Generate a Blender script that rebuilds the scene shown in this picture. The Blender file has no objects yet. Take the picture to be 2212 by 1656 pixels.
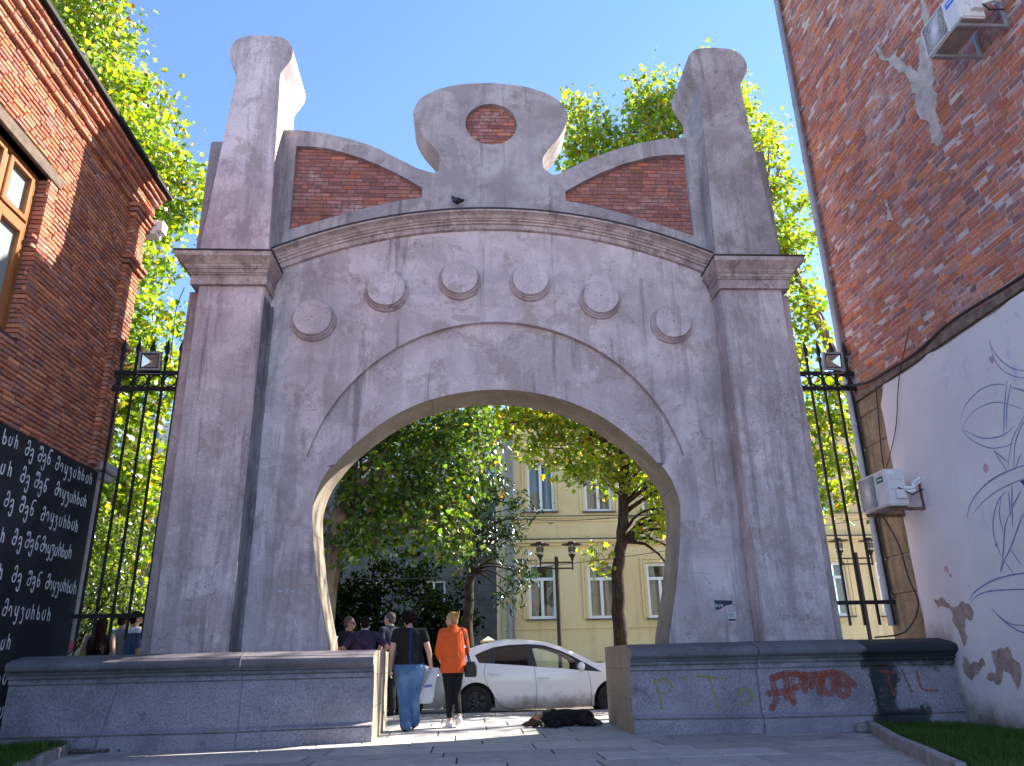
import bpy, bmesh, math, random
import numpy as np
from math import sin, cos, pi, radians, hypot, atan2
from mathutils import Vector, Matrix, Euler
from mathutils.geometry import delaunay_2d_cdt
random.seed(7); rng = np.random.default_rng(7)
SC = bpy.context.scene; COL = SC.collection
# ------------------------------------------------------------------ camera
cam = bpy.data.cameras.new('camera'); camo = bpy.data.objects.new('camera', cam); COL.objects.link(camo)
cam.sensor_fit = 'HORIZONTAL'; cam.sensor_width = 36.0; cam.lens = 36.0*1649.136/2212; cam.clip_start = .1; cam.clip_end = 2000
_p, _r, _y = radians(20.177), radians(-1.278), radians(3.698)
_f = Vector((sin(_y)*cos(_p), cos(_y)*cos(_p), sin(_p))); _rt = Vector((cos(_y), -sin(_y), 0)); _up = _rt.cross(_f)
_r2 = _rt*cos(_r)+_up*sin(_r); _u2 = -_rt*sin(_r)+_up*cos(_r)
camo.matrix_world = Matrix(((_r2.x,_u2.x,-_f.x,-.507),(_r2.y,_u2.y,-_f.y,-11.612),(_r2.z,_u2.z,-_f.z,.92),(0,0,0,1)))
SC.camera = camo
# ------------------------------------------------------------------ sky, sun, exposure
SUN_AZ, SUN_EL = math.atan2(1, .46), radians(40)          # azimuth from +Y towards +X
wd = bpy.data.worlds.new('World'); SC.world = wd; wd.use_nodes = True
_nt = wd.node_tree; _bg = _nt.nodes['Background']; _sk = _nt.nodes.new('ShaderNodeTexSky')
_sk.sky_type = 'NISHITA'; _sk.sun_disc = False; _sk.sun_elevation = SUN_EL; _sk.sun_rotation = SUN_AZ
_sk.air_density = 1.0; _sk.dust_density = .0; _sk.ozone_density = 4.2; _sk.altitude = 1400
_nt.links.new(_sk.outputs[0], _bg.inputs[0]); _bg.inputs[1].default_value = .1
sl = bpy.data.lights.new('sun', 'SUN'); sl.energy = 5.0; sl.angle = radians(.53); sl.color = (1, .92, .80)
slo = bpy.data.objects.new('sun', sl); COL.objects.link(slo)
_sd = Vector((sin(SUN_AZ)*cos(SUN_EL), cos(SUN_AZ)*cos(SUN_EL), sin(SUN_EL)))
slo.rotation_euler = (-_sd).to_track_quat('-Z', 'Y').to_euler(); slo.location = _sd*60
SC.view_settings.view_transform = 'Standard'; SC.view_settings.look = 'None'
SC.view_settings.gamma = 1; SC.view_settings.use_curve_mapping = False; SC.view_settings.exposure = 2.02
SC.render.engine = 'CYCLES'; SC.cycles.max_bounces = 8; SC.cycles.transparent_max_bounces = 12
SC.cycles.sample_clamp_indirect = 6

# ------------------------------------------------------------------ helpers
def gz(y): return 0. if y < 0 else min(.08, .02*y)
def tag(o, label=None, cat=None, group=None, kind=None):
    if label: o['label'] = label
    if cat: o['category'] = cat
    if group: o['group'] = group
    if kind: o['kind'] = kind
    return o
def empty(name, loc, rz=0, label=None, cat=None, group=None):
    o = bpy.data.objects.new(name, None); COL.objects.link(o); o.location = loc; o.rotation_euler = (0,0,rz); o.empty_display_size = .2
    return tag(o, label, cat, group)
def link(name, me, mat=None, parent=None, world=True):
    o = bpy.data.objects.new(name, me); COL.objects.link(o)
    if mat is not None:
        for m_ in (mat if isinstance(mat, (list, tuple)) else [mat]): me.materials.append(m_)
    if parent is not None:
        o.parent = parent
        if world:
            q = parent; L = Vector((0,0,0))
            while q is not None: L += q.location; q = q.parent
            o.location = -L
    return o
class G:
    def __init__(s): s.v=[]; s.f=[]; s.mi=[]; s.c=[]; s.m=0; s.col=None
    def add(s, vs, fs):
        b=len(s.v); s.v+= [tuple(p) for p in vs]
        for f in fs: s.f.append([b+i for i in f]); s.mi.append(s.m)
        if s.col is not None: s.c += [s.col]*len(vs)
        return s
    def box(s, x0,x1,y0,y1,z0,z1):
        return s.add([(x0,y0,z0),(x1,y0,z0),(x1,y1,z0),(x0,y1,z0),(x0,y0,z1),(x1,y0,z1),(x1,y1,z1),(x0,y1,z1)],
              [(0,3,2,1),(4,5,6,7),(0,1,5,4),(1,2,6,5),(2,3,7,6),(3,0,4,7)])
    def obox(s, c, sx, sy, sz, M=None):
        g=[]; 
        for z in (-sz/2,sz/2):
            for x,y in ((-sx/2,-sy/2),(sx/2,-sy/2),(sx/2,sy/2),(-sx/2,sy/2)):
                p=Vector((x,y,z)); p=(M@p if M else p)+Vector(c); g.append(p)
        return s.add(g,[(0,3,2,1),(4,5,6,7),(0,1,5,4),(1,2,6,5),(2,3,7,6),(3,0,4,7)])
    def tube(s, pts, r, n=8, cap=True):
        P=[Vector(p) for p in pts]; R=r if isinstance(r,(list,tuple)) else [r]*len(P)
        rings=[]; t0=(P[1]-P[0]).normalized(); a=t0.orthogonal().normalized()
        for i,p in enumerate(P):
            t=((P[min(i+1,len(P)-1)]-P[max(i-1,0)])).normalized()
            a=(a-t*a.dot(t)); a=a.normalized() if a.length>1e-6 else t.orthogonal().normalized(); b=t.cross(a)
            rings.append([p+(a*cos(2*pi*k/n)+b*sin(2*pi*k/n))*R[i] for k in range(n)])
        vs=[q for rg in rings for q in rg]; fs=[]
        for i in range(len(P)-1):
            for k in range(n):
                k2=(k+1)%n; fs.append((i*n+k,i*n+k2,(i+1)*n+k2,(i+1)*n+k))
        if cap: fs.append(tuple(range(n-1,-1,-1))); fs.append(tuple((len(P)-1)*n+k for k in range(n)))
        return s.add(vs,fs)
    def lathe(s, prof, c=(0,0,0), ax=(0,0,1), n=24, capa=True):
        ax=Vector(ax).normalized(); a=ax.orthogonal().normalized(); b=ax.cross(a); c=Vector(c); vs=[]; fs=[]
        for (r,h) in prof:
            for k in range(n): vs.append(c+ax*h+(a*cos(2*pi*k/n)+b*sin(2*pi*k/n))*r)
        for i in range(len(prof)-1):
            for k in range(n):
                k2=(k+1)%n; fs.append((i*n+k,i*n+k2,(i+1)*n+k2,(i+1)*n+k))
        if capa:
            if prof[0][0]>1e-4: fs.append(tuple(range(n-1,-1,-1)))
            if prof[-1][0]>1e-4: fs.append(tuple((len(prof)-1)*n+k for k in range(n)))
        return s.add(vs,fs)
    def sphere(s, c, rx, ry=None, rz=None, n=12, m=8, M=None):
        ry=rx if ry is None else ry; rz=rx if rz is None else rz; vs=[]; fs=[]; c=Vector(c)
        def pt(a,b):
            p=Vector((rx*sin(b)*cos(a),ry*sin(b)*sin(a),rz*cos(b))); return c+(M@p if M else p)
        vs.append(pt(0,0))
        for j in range(1,m):
            for i in range(n): vs.append(pt(2*pi*i/n,pi*j/m))
        vs.append(pt(0,pi)); e=len(vs)-1
        for i in range(n):
            i2=(i+1)%n; fs.append((0,1+i,1+i2)); fs.append((e,1+(m-2)*n+i2,1+(m-2)*n+i))
            for j in range(m-2): fs.append((1+j*n+i,1+(j+1)*n+i,1+(j+1)*n+i2,1+j*n+i2))
        return s.add(vs,fs)
    def capsule(s, p0, p1, r0, r1, n=12):
        p0=Vector(p0); p1=Vector(p1); t=(p1-p0); L=t.length; t=t/L if L>1e-6 else Vector((0,0,1))
        pts=[];R=[]
        for k in (80,60,40,20): a=radians(k); pts.append(p0-t*r0*sin(a)); R.append(r0*cos(a))
        pts+= [p0,p1]; R+=[r0,r1]
        for k in (20,40,60,80): a=radians(k); pts.append(p1+t*r1*sin(a)); R.append(r1*cos(a))
        return s.tube(pts,R,n)
    def loft(s, rings, n=20):
        # rings: (cx,cy,cz,rx,ry[,power])
        vs=[];fs=[]
        for q in rings:
            e=2/(q[5] if len(q)>5 else 2.)
            for k in range(n):
                a=2*pi*k/n; ca,sa=cos(a),sin(a)
                vs.append((q[0]+q[3]*math.copysign(abs(ca)**e,ca), q[1]+q[4]*math.copysign(abs(sa)**e,sa), q[2]))
        for i in range(len(rings)-1):
            for k in range(n): k2=(k+1)%n; fs.append((i*n+k,i*n+k2,(i+1)*n+k2,(i+1)*n+k))
        fs.append(tuple(range(n-1,-1,-1))); fs.append(tuple((len(rings)-1)*n+k for k in range(n)))
        return s.add(vs,fs)
    def prism(s, outer, holes, d0, d1, mp, front=True, back=True):
        # polygon with holes in (a,b), swept from d0 to d1; mp(a,b,d)->xyz
        loops=[outer]+list(holes); P=[];E=[]
        for lp in loops:
            b=len(P); P+= [Vector(p) for p in lp]; n=len(lp); E+=[(b+i,b+(i+1)%n) for i in range(n)]
        r=delaunay_2d_cdt(P,E,[],0,1e-6); ov,tri=r[0],r[2]
        def inside(lp,x,y):
            c=False; j=len(lp)-1
            for i in range(len(lp)):
                xi,yi=lp[i]; xj,yj=lp[j]
                if (yi>y)!=(yj>y) and x<(xj-xi)*(y-yi)/(yj-yi)+xi: c=not c
                j=i
            return c
        keep=[]
        for t in tri:
            x=sum(ov[i].x for i in t)/3; y=sum(ov[i].y for i in t)/3
            if inside(outer,x,y) and not any(inside(h,x,y) for h in holes): keep.append(tuple(t))
        vo=[(v.x,v.y) for v in ov]
        if front: s.add([mp(a,b,d0) for a,b in vo], keep)
        if back: s.add([mp(a,b,d1) for a,b in vo], [t[::-1] for t in keep])
        for lp in loops:
            n=len(lp); vs=[mp(a,b,d0) for a,b in lp]+[mp(a,b,d1) for a,b in lp]
            s.add(vs,[(i,(i+1)%n,n+(i+1)%n,n+i) for i in range(n)])
        return s
    def stroke(s, pts, w, mp, h=.0015, taper=None):
        # flat painted line of width w with round ends; mp(a,b,d)
        P=[Vector(p) for p in pts]; n=len(P); L=[];R=[]
        for i,p in enumerate(P):
            t=(P[min(i+1,n-1)]-P[max(i-1,0)]); t=t.normalized() if t.length>1e-9 else Vector((1,0)); q=Vector((-t.y,t.x))
            ww=w/2*(taper(i/(n-1)) if taper else 1); L.append(p+q*ww); R.append(p-q*ww)
        hh=lambda i: h+.0006*i/n
        vs=[mp(*p,hh(i)) for i,p in enumerate(L)]+[mp(*p,hh(i)) for i,p in enumerate(R)]
        s.add(vs,[(i,n+i,n+i+1,i+1) for i in range(n-1)])
        if not taper:
            for p in (P[0],P[-1]): s.add([mp(p.x+w/2*cos(k*pi/5),p.y+w/2*sin(k*pi/5),(h-.0002 if p is P[0] else h+.0008)) for k in range(10)],[tuple(range(10))])
        return s
    def mesh(s, name):
        me=bpy.data.meshes.new(name); me.from_pydata(s.v,[],s.f); me.update()
        if any(s.mi): me.polygons.foreach_set('material_index', s.mi)
        if s.c:
            a=me.color_attributes.new('col','FLOAT_COLOR','POINT'); a.data.foreach_set('color', np.array([(*c,1) for c in s.c],dtype=np.float32).ravel())
        return me
    def obj(s, name, mat, parent=None, smooth=None, bevel=0, fixn=True, world=True, seg=1):
        me=s.mesh(name)
        if fixn or bevel:
            bm=bmesh.new(); bm.from_mesh(me)
            if fixn: bmesh.ops.remove_doubles(bm,verts=bm.verts,dist=1e-5) if not s.c else None; bmesh.ops.recalc_face_normals(bm,faces=bm.faces)
            if bevel:
                es=[e for e in bm.edges if len(e.link_faces)==2 and e.calc_face_angle(0)>radians(28)]
                bmesh.ops.bevel(bm,geom=es,offset=bevel,segments=seg,affect='EDGES',clamp_overlap=True)
            bm.to_mesh(me); bm.free()
        if smooth is not None: shade(me, smooth)
        return link(name, me, mat, parent, world)
def shade(me, ang):
    me.polygons.foreach_set('use_smooth',[True]*len(me.polygons))
    if ang < 179: me.set_sharp_from_angle(angle=radians(ang))
def remesh(g, vox, it=3, fac=.5):
    me=g.mesh('tmp'); o=bpy.data.objects.new('tmp',me); COL.objects.link(o)
    m=o.modifiers.new('r','REMESH'); m.mode='VOXEL'; m.voxel_size=vox; m.use_smooth_shade=True
    if it: k=o.modifiers.new('s','SMOOTH'); k.iterations=it; k.factor=fac
    dg=bpy.context.evaluated_depsgraph_get(); r=bpy.data.meshes.new_from_object(o.evaluated_get(dg)); bpy.data.objects.remove(o); bpy.data.meshes.remove(me)
    r.materials.clear(); r.polygons.foreach_set('use_smooth',[True]*len(r.polygons)); return r
def blob(name, g, mat, parent=None, vox=.01, it=3, world=False):
    return link(name, remesh(g,vox,it), mat, parent, world)
def catmull(P, k=6, closed=False):
    P=[Vector(p) for p in P]; n=len(P); out=[]
    for i in range(n if closed else n-1):
        a,b,c,d=[P[(i+j)%n] if closed else P[min(max(i+j,0),n-1)] for j in (-1,0,1,2)]
        for t in range(k):
            u=t/k; out.append(.5*((2*b)+(c-a)*u+(2*a-5*b+4*c-d)*u*u+(3*b-a-3*c+d)*u**3))
    if not closed: out.append(P[-1])
    return [tuple(p) for p in out]
def copytree(o, parent=None):
    c=o.copy(); COL.objects.link(c); c.parent=parent
    for ch in list(o.children): copytree(ch, c)
    return c
XZ=lambda a,b,d:(a,d,b)
# ------------------------------------------------------------------ materials
class M:
    def __init__(s, name):
        s.m=bpy.data.materials.new(name); s.m.use_nodes=True; s.t=s.m.node_tree; s.b=s.t.nodes['Principled BSDF']; s.out=s.t.nodes['Material Output']
    def n(s, ty, *ins, **kw):
        nd=s.t.nodes.new('ShaderNode'+ty)
        for k,v in list(kw.items()):
            if k.startswith('i_'): s.set(nd.inputs[k[2:].replace('_',' ')],v)
            else: setattr(nd,k,v)
        for i,v in enumerate(ins):
            if v is not None: s.set(nd.inputs[i],v)
        return nd
    def set(s, sock, v):
        if isinstance(v,bpy.types.NodeSocket): s.t.links.new(v,sock)
        else: sock.default_value=(*v,1) if (isinstance(v,tuple) and len(v)==3 and sock.type=='RGBA') else v
    def pos(s, sc=(1,1,1)):
        g=s.n('NewGeometry').outputs['Position']; return s.n('Vector_Math'.replace('_',''),g,sc,operation='MULTIPLY').outputs[0]
    def noise(s, sc, vec=None, det=4, rough=.55, dist=0):
        nd=s.n('TexNoise',i_Vector=vec if vec is not None else s.pos(),i_Scale=sc,i_Detail=det,i_Roughness=rough,i_Distortion=dist); return nd.outputs[0]
    def ramp(s, f, lo, hi):  # smooth mask
        return s.n('MapRange',f,lo,hi,0.,1.,interpolation_type='SMOOTHSTEP').outputs[0]
    def mix(s, f, a, b, mode='MIX'):
        nd=s.n('Mix',data_type='RGBA',blend_type=mode); s.set(nd.inputs[0],f); s.set(nd.inputs[6],a); s.set(nd.inputs[7],b); return nd.outputs[2]
    def mul(s,a,b): return s.n('Math',a,b,operation='MULTIPLY').outputs[0]
    def math(s,op,a,b=0.): return s.n('Math',a,b,operation=op).outputs[0]
    def col(s): return s.n('Attribute',attribute_name='col').outputs[0]
    def fin(s, c=None, rough=.85, bump=None, strength=.4, dist=.02, metal=0, spec=.3):
        if c is not None: s.set(s.b.inputs['Base Color'],c)
        s.set(s.b.inputs['Roughness'],rough); s.set(s.b.inputs['Metallic'],metal); s.set(s.b.inputs['Specular IOR Level'],spec)
        if bump is not None:
            bp=s.n('Bump',i_Height=bump,i_Strength=strength,i_Distance=dist); s.t.links.new(bp.outputs[0],s.b.inputs['Normal'])
        return s.m
def plain(name, c, rough=.6, metal=0, spec=.4, var=.12, sc=6., bump=0):
    m=M(name); nz=m.noise(sc); k=m.n('MapRange',nz,.3,.7,1-var,1+var).outputs[0]
    cc=m.mix(1.,c,m.n('CombineColor',k,k,k).outputs[0],'MULTIPLY')
    return m.fin(cc,rough,m.noise(sc*12) if bump else None,bump,.01,metal,spec)
def concrete(name, light, dark, brown, streak=.6, crack=.5, sc=1., patch=.5):
    m=M(name); p=m.pos(); off=lambda a,b,c: m.n('VectorMath',p,(a,b,c),operation='ADD').outputs[0]
    c=m.mix(m.ramp(m.noise(.9*sc,p,8,.68,.4),.40,.62),dark,light)
    bd=m.ramp(m.noise(1.,m.pos((1.5*sc,1.5*sc,.13)),9,.70,.15),.50,.57); c=m.mix(m.mul(bd,.55*streak),c,dark)
    b=m.ramp(m.noise(1.5*sc,off(7.3,1.1,3.9),9,.74,.3),.54,.585); c=m.mix(m.mul(b,.6),c,brown)
    lp=m.ramp(m.noise(1.1*sc,off(1.7,4.2,8.8),9,.76,.2),.545,.575); c=m.mix(m.mul(lp,patch),c,tuple(min(.8,x*1.22) for x in light))
    st=m.ramp(m.noise(1.,m.pos((3.4,3.4,.22)),8,.70,.2),.56,.68); c=m.mix(m.mul(st,.75*streak),c,tuple(x*.45 for x in dark))
    ex=m.mul(m.ramp(m.math('ABSOLUTE',m.n('SeparateXYZ',p).outputs[0]),2.0,3.1),m.ramp(m.noise(1.,m.pos((2.3,2.3,.35)),8,.72,.3),.47,.60)); c=m.mix(m.mul(ex,.5*streak),c,tuple(x*.55 for x in dark))
    st2=m.ramp(m.noise(1.,m.pos((5.1,5.1,.2)),6,.68),.61,.68); c=m.mix(m.mul(st2,.15*streak),c,tuple(min(.8,x*1.4) for x in light))
    pit=m.mul(m.ramp(m.noise(38,p,4,.75),.57,.68),m.ramp(m.noise(1.6*sc,off(2,9,4),6,.7),.47,.57)); c=m.mix(m.mul(pit,.6),c,tuple(x*.4 for x in dark))
    fine=m.noise(48,p,6,.78); f=m.n('MapRange',fine,.3,.7,.74,1.24).outputs[0]; c=m.mix(1.,c,m.n('CombineColor',f,f,f).outputs[0],'MULTIPLY')
    warp=m.n('VectorMath',p,m.n('TexNoise',i_Vector=p,i_Scale=1.6,i_Detail=5.).outputs[1],operation='ADD').outputs[0]
    vo=m.n('TexVoronoi',i_Vector=warp,i_Scale=1.7,feature='DISTANCE_TO_EDGE').outputs[0]
    ck=m.mul(m.ramp(vo,.010,.002),m.mul(m.ramp(m.noise(.6,p,3),.48,.58),crack)); c=m.mix(ck,c,(.10,.085,.08))
    h=m.math('ADD',m.mul(fine,.6),m.math('SUBTRACT',m.mul(m.noise(9,p,5),.6),m.math('ADD',m.mul(ck,.8),m.mul(pit,.5))))
    return m.fin(c,.9,h,.45,.018,spec=.2)
MAT={}
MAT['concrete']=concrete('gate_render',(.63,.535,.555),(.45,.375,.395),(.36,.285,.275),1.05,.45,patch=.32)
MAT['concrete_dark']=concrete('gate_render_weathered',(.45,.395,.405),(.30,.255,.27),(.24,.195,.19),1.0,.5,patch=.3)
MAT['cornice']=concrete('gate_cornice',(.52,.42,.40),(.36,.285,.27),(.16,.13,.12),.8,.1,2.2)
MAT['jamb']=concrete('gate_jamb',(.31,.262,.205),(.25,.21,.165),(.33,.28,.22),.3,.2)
MAT['flashing']=plain('flashing',(.045,.042,.05),.5,.3)
def granite(name, base, wet):
    m=M(name); p=m.pos(); sp=m.math('ADD',m.mul(m.noise(110,p,2,.8),.5),m.mul(m.noise(42,p,3,.8),.5)); v=m.n('MapRange',sp,.36,.64,.45,1.6).outputs[0]
    c=m.mix(m.ramp(m.noise(1.2,p,6,.65),.35,.65),tuple(x*.8 for x in base),tuple(x*1.22 for x in base)); c=m.mix(1.,c,m.n('CombineColor',v,v,v).outputs[0],'MULTIPLY')
    d=m.ramp(m.noise(1.3,m.pos((1.,1.,.6)),9,.75,.3),.575,.70); c=m.mix(m.mul(d,.6),c,(.035,.033,.036))
    st=m.ramp(m.noise(1.,m.pos((2.6,2.6,.5)),7,.7),.58,.68); zt=m.ramp(m.n('SeparateXYZ',p).outputs[2],.35,.9); c=m.mix(m.mul(m.mul(st,zt),.55),c,(.045,.042,.045))
    zz=m.math('ADD',m.n('SeparateXYZ',p).outputs[2],m.mul(m.math('SUBTRACT',m.noise(2.5,p,6,.7),.5),.35)); c=m.mix(m.mul(m.ramp(zz,.80,.90),.55),c,(.050,.046,.052))
    if wet:
        x=m.n('SeparateXYZ',p).outputs
        wx=m.math('ADD',x[0],m.mul(m.math('SUBTRACT',m.noise(2.3,p,5,.7),.5),1.3)); wz=m.math('ADD',x[2],m.mul(m.math('SUBTRACT',m.noise(3.,p,4),.5),.5))
        top=m.mul(m.ramp(wx,4.72,4.86),m.ramp(wz,.72,.86)); run=m.mul(m.ramp(wx,4.85,4.95),m.ramp(wx,5.35,5.2)); low=m.mul(m.ramp(wx,4.8,5.),m.mul(m.ramp(wz,.26,.2),m.ramp(wx,5.75,5.55)))
        w=m.math('MAXIMUM',top,m.math('MAXIMUM',run,low)); c=m.mix(m.mul(w,.9),c,(.012,.013,.014))
    return m.fin(c,.72,m.math('ADD',m.mul(sp,.6),m.noise(20,p,3)),.22,.008,spec=.35)
MAT['granite']=granite('granite',(.235,.21,.245),False); MAT['granite_wet']=granite('granite_wet',(.235,.215,.25),True)
def brickmat(name, pale, pa, rough=.9, jag=.5):
    m=M(name); p=m.pos(); c=m.col()
    nz=m.noise(26,p,5,.7); k=m.n('MapRange',nz,.3,.7,.72,1.25).outputs[0]; c=m.mix(1.,c,m.n('CombineColor',k,k,k).outputs[0],'MULTIPLY')
    e=m.ramp(m.noise(.8,p,7,.7,.6),.5,.68); e=m.mul(e,m.ramp(m.noise(9,p,6,.75),.36,.66)); c=m.mix(m.mul(e,pa),c,pale)
    d=m.ramp(m.noise(3.1,p,6,.72),.60,.70); c=m.mix(m.mul(d,.45),c,(.06,.035,.03))
    return m.fin(c,rough,m.math('ADD',nz,m.mul(m.noise(90,p,3),.5)),jag,.012,spec=.15)
MAT['brick_l']=brickmat('brick_orange',(.52,.36,.28),.30); MAT['brick_r']=brickmat('brick_red',(.53,.41,.40),.68); MAT['brick_p']=brickmat('brick_panel',(.52,.40,.38),.75,.9,.35)
MAT['mortar_l']=plain('mortar_dark',(.075,.045,.038),.95,sc=20); MAT['mortar_r']=plain('mortar_pale',(.50,.42,.41),.95,sc=14,bump=.4); MAT['mortar_p']=plain('mortar_grey',(.10,.085,.08),.95,sc=14)
MAT['black']=plain('black_iron',(.018,.016,.017),.55,.2); MAT['dark']=plain('dark_plastic',(.02,.02,.022),.5)
MAT['white']=plain('white_paint',(.72,.72,.73),.45,var=.05); MAT['steel']=plain('grey_metal',(.32,.33,.36),.45,.5,var=.1)
MAT['rust']=plain('rusty_steel',(.16,.10,.075),.8,.2,var=.5,sc=14)
MAT['zinc']=plain('zinc_pipe',(.27,.28,.33),.55,.3,var=.15,sc=3)
def glass(name, c, rough=.04, alpha=None):
    m=M(name); m.fin(c,rough,spec=.8)
    if alpha is not None:
        tr=m.n('BsdfTransparent',(.86,.93,.90)); gl=m.n('BsdfGlossy',(1,1,1),.03); fr=m.n('Fresnel',1.5)
        mx=m.n('MixShader',m.math('MAXIMUM',m.mul(fr.outputs[0],1.),alpha),tr.outputs[0],gl.outputs[0]); m.t.links.new(mx.outputs[0],m.out.inputs[0])
    return m.m
MAT['glass']=glass('window_glass',(.045,.055,.055)); MAT['tint']=glass('tinted_glass',(.004,.0045,.006)); MAT['tint'].node_tree.nodes['Principled BSDF'].inputs['Specular IOR Level'].default_value=.35; MAT['clear']=glass('clear_glass',(1,1,1),.03,.07)
# ------------------------------------------------------------------ the gateway
gate=empty('gateway',(0,.4,0),label='tall grey concrete gateway with a horseshoe arch, six discs and red brick panels',cat='gateway')
OPEN=[(2.46,1.12),(2.47,1.25),(2.55,1.58),(2.66,2.05),(2.76,2.62),(2.81,3.05),(2.80,3.3),(2.72,3.58),(2.58,3.82),(2.28,4.18),(1.65,4.68),(.9,5.0),(0,5.12)]
OPEN=[(-x,z) for x,z in OPEN[:-1]]+[(x,z) for x,z in OPEN[::-1]]
OPEN=catmull(OPEN,5)
def arc(cz,r,x0,x1,n): # along the top of a circle at x=0
    a0,a1=math.asin(x0/r),math.asin(x1/r); return [(r*sin(a0+(a1-a0)*i/n),cz+r*cos(a0+(a1-a0)*i/n)) for i in range(n+1)]
ARCH=arc(3.23,3.06,-2.965,2.965,44); ARCH[0]=(-2.965,3.98); ARCH[-1]=(2.965,3.98)
# inner edge of the recessed archivolt: part of the opening above z=3.84
up=[p for p in OPEN if p[1]>3.84]; lowL=[p for p in OPEN if p[1]<=3.84 and p[0]<0]; lowR=[p for p in OPEN if p[1]<=3.84 and p[0]>0]
CB=arc(-.42,8.46,-3.8,3.8,40)
g=G(); outer=[(-3.8,1.12)]+lowL+[(-2.735,3.84)]+ARCH+[(2.735,3.84)]+lowR+[(3.8,1.12)]+CB[::-1]
g.prism(outer,[],0,.9,XZ); g.obj('wall',MAT['concrete'],gate,smooth=20)
g=G(); g.prism([(-2.735,3.84)]+ARCH+[(2.735,3.84)]+up[::-1],[],.10,.897,XZ); g.obj('archivolt',MAT['concrete'],gate,smooth=20)
# pale lining of the opening
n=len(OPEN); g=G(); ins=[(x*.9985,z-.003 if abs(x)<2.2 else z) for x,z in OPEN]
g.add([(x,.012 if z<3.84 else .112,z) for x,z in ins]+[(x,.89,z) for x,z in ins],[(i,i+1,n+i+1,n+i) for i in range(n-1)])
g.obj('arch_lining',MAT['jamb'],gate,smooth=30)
jd_=plain('joint_dark',(.06,.05,.05))
for s_,a in ((-1,.62),(1,.45),(-1,.1)):      # joints across the soffit
    g=G(); k=int(n*(.5+s_*a*.5)); x,z=ins[k]; x2,z2=ins[k+1]; t=Vector((x2-x,z2-z)).normalized()*.008; q=Vector((t.y,-t.x)).normalized()*.003; q=q if q.dot(Vector((-x,3-z)))>0 else -q
    g.add([(x+q.x,.115,z+q.y),(x+t.x+q.x,.115,z+t.y+q.y),(x+t.x+q.x,.88,z+t.y+q.y),(x+q.x,.88,z+q.y)],[(0,1,2,3)]); g.obj('soffit_joint',jd_,gate)
# pediment
half=[(3.9,10.08),(3.55,10.09),(3.1,10.04),(2.5,9.88),(2.0,9.68),(1.6,9.46),(1.32,9.3),(1.12,9.225),(1.02,9.25),(.945,9.38),(.945,9.58),(1.06,9.78),(1.28,10.08),(1.42,10.4),(1.42,10.62),(1.3,10.86),(1.02,11.06),(.6,11.2),(0,11.26)]
hc=catmull(half[2:],5); hc=half[:2]+hc
PED=[(x-.04 if z>9.3 and x<2 else x,z) for x,z in hc]; PEDL=[(-x-(.04 if z>9.3 and x<2 else 0),z) for x,z in hc[:-1]]
CT=arc(-.42,8.60,-3.9,3.9,40)
ocu=[(-.035+.478*cos(2*pi*k/40),10.31+.46*sin(2*pi*k/40)) for k in range(40)]
pan=[(3.54,7.98),(3.55,9.71),(3.2,9.70),(2.9,9.65),(2.4,9.49),(1.95,9.28),(1.6,9.08),(1.28,8.87),(1.28,8.67),(1.7,8.59),(2.3,8.42),(2.9,8.21)]
panL=[(-x,z+.03) for x,z in pan]
g=G(); g.prism(PEDL+PED[::-1]+CT[::-1],[ocu,pan,panL],0,.12,XZ,back=False); g.prism(PEDL+PED[::-1]+CT[::-1],[],.12,.72,XZ,front=False)
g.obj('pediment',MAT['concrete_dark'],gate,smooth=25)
def bricks(g,a0,a1,b0,b1,L,H,gap,depth,mp,pal,jit=.004,cham=.006,skip=None,dd=.0):
    row=0; b=b0
    while b<b1-.01:
        a=a0-(L*.5 if row%2 else 0)-random.random()*.05
        while a<a1-.005:
            l=L*(random.uniform(.92,1.08) if random.random()>.14 else .5); x0,x1=max(a,a0),min(a+l-gap,a1); h0,h1=b,min(b+H-gap,b1)
            if x1-x0>.03 and not (skip and skip((x0+x1)/2,(h0+h1)/2)):
                j=lambda:random.uniform(-jit,jit); d=dd+j(); c=cham; t=random.uniform(.75,1.2); q=random.choice(pal); g.col=(q[0]*t,q[1]*t*random.uniform(.94,1.06),q[2]*t)
                P=[(x0,h0,-depth),(x1,h0,-depth),(x1,h1,-depth),(x0,h1,-depth),(x0+j(),h0+j(),d-c),(x1+j(),h0+j(),d-c),(x1+j(),h1+j(),d-c),(x0+j(),h1+j(),d-c),
                   (x0+c,h0+c,d+j()*.4),(x1-c,h0+c,d+j()*.4),(x1-c,h1-c,d+j()*.4),(x0+c,h1-c,d+j()*.4)]
                g.add([mp(*p) for p in P],[(0,1,5,4),(1,2,6,5),(2,3,7,6),(3,0,4,7),(4,5,9,8),(5,6,10,9),(6,7,11,10),(7,4,8,11),(8,9,10,11)])
            a+=l
        b+=H; row+=1
RED=[(.33,.14,.125),(.30,.12,.115),(.36,.17,.155),(.26,.115,.11),(.29,.12,.10),(.40,.145,.10)]
def grow(P,k):
    cx=sum(p[0] for p in P)/len(P); cz=sum(p[1] for p in P)/len(P); return [(cx+(x-cx)*(1+k/max(.3,abs(x-cx))),cz+(z-cz)*(1+k/max(.3,abs(z-cz)))) for x,z in P]
def inpoly(lp,x,y):
    c=False; j=len(lp)-1
    for i in range(len(lp)):
        xi,yi=lp[i]; xj,yj=lp[j]
        if (yi>y)!=(yj>y) and x<(xj-xi)*(y-yi)/(yj-yi)+xi: c=not c
        j=i
    return c
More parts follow.
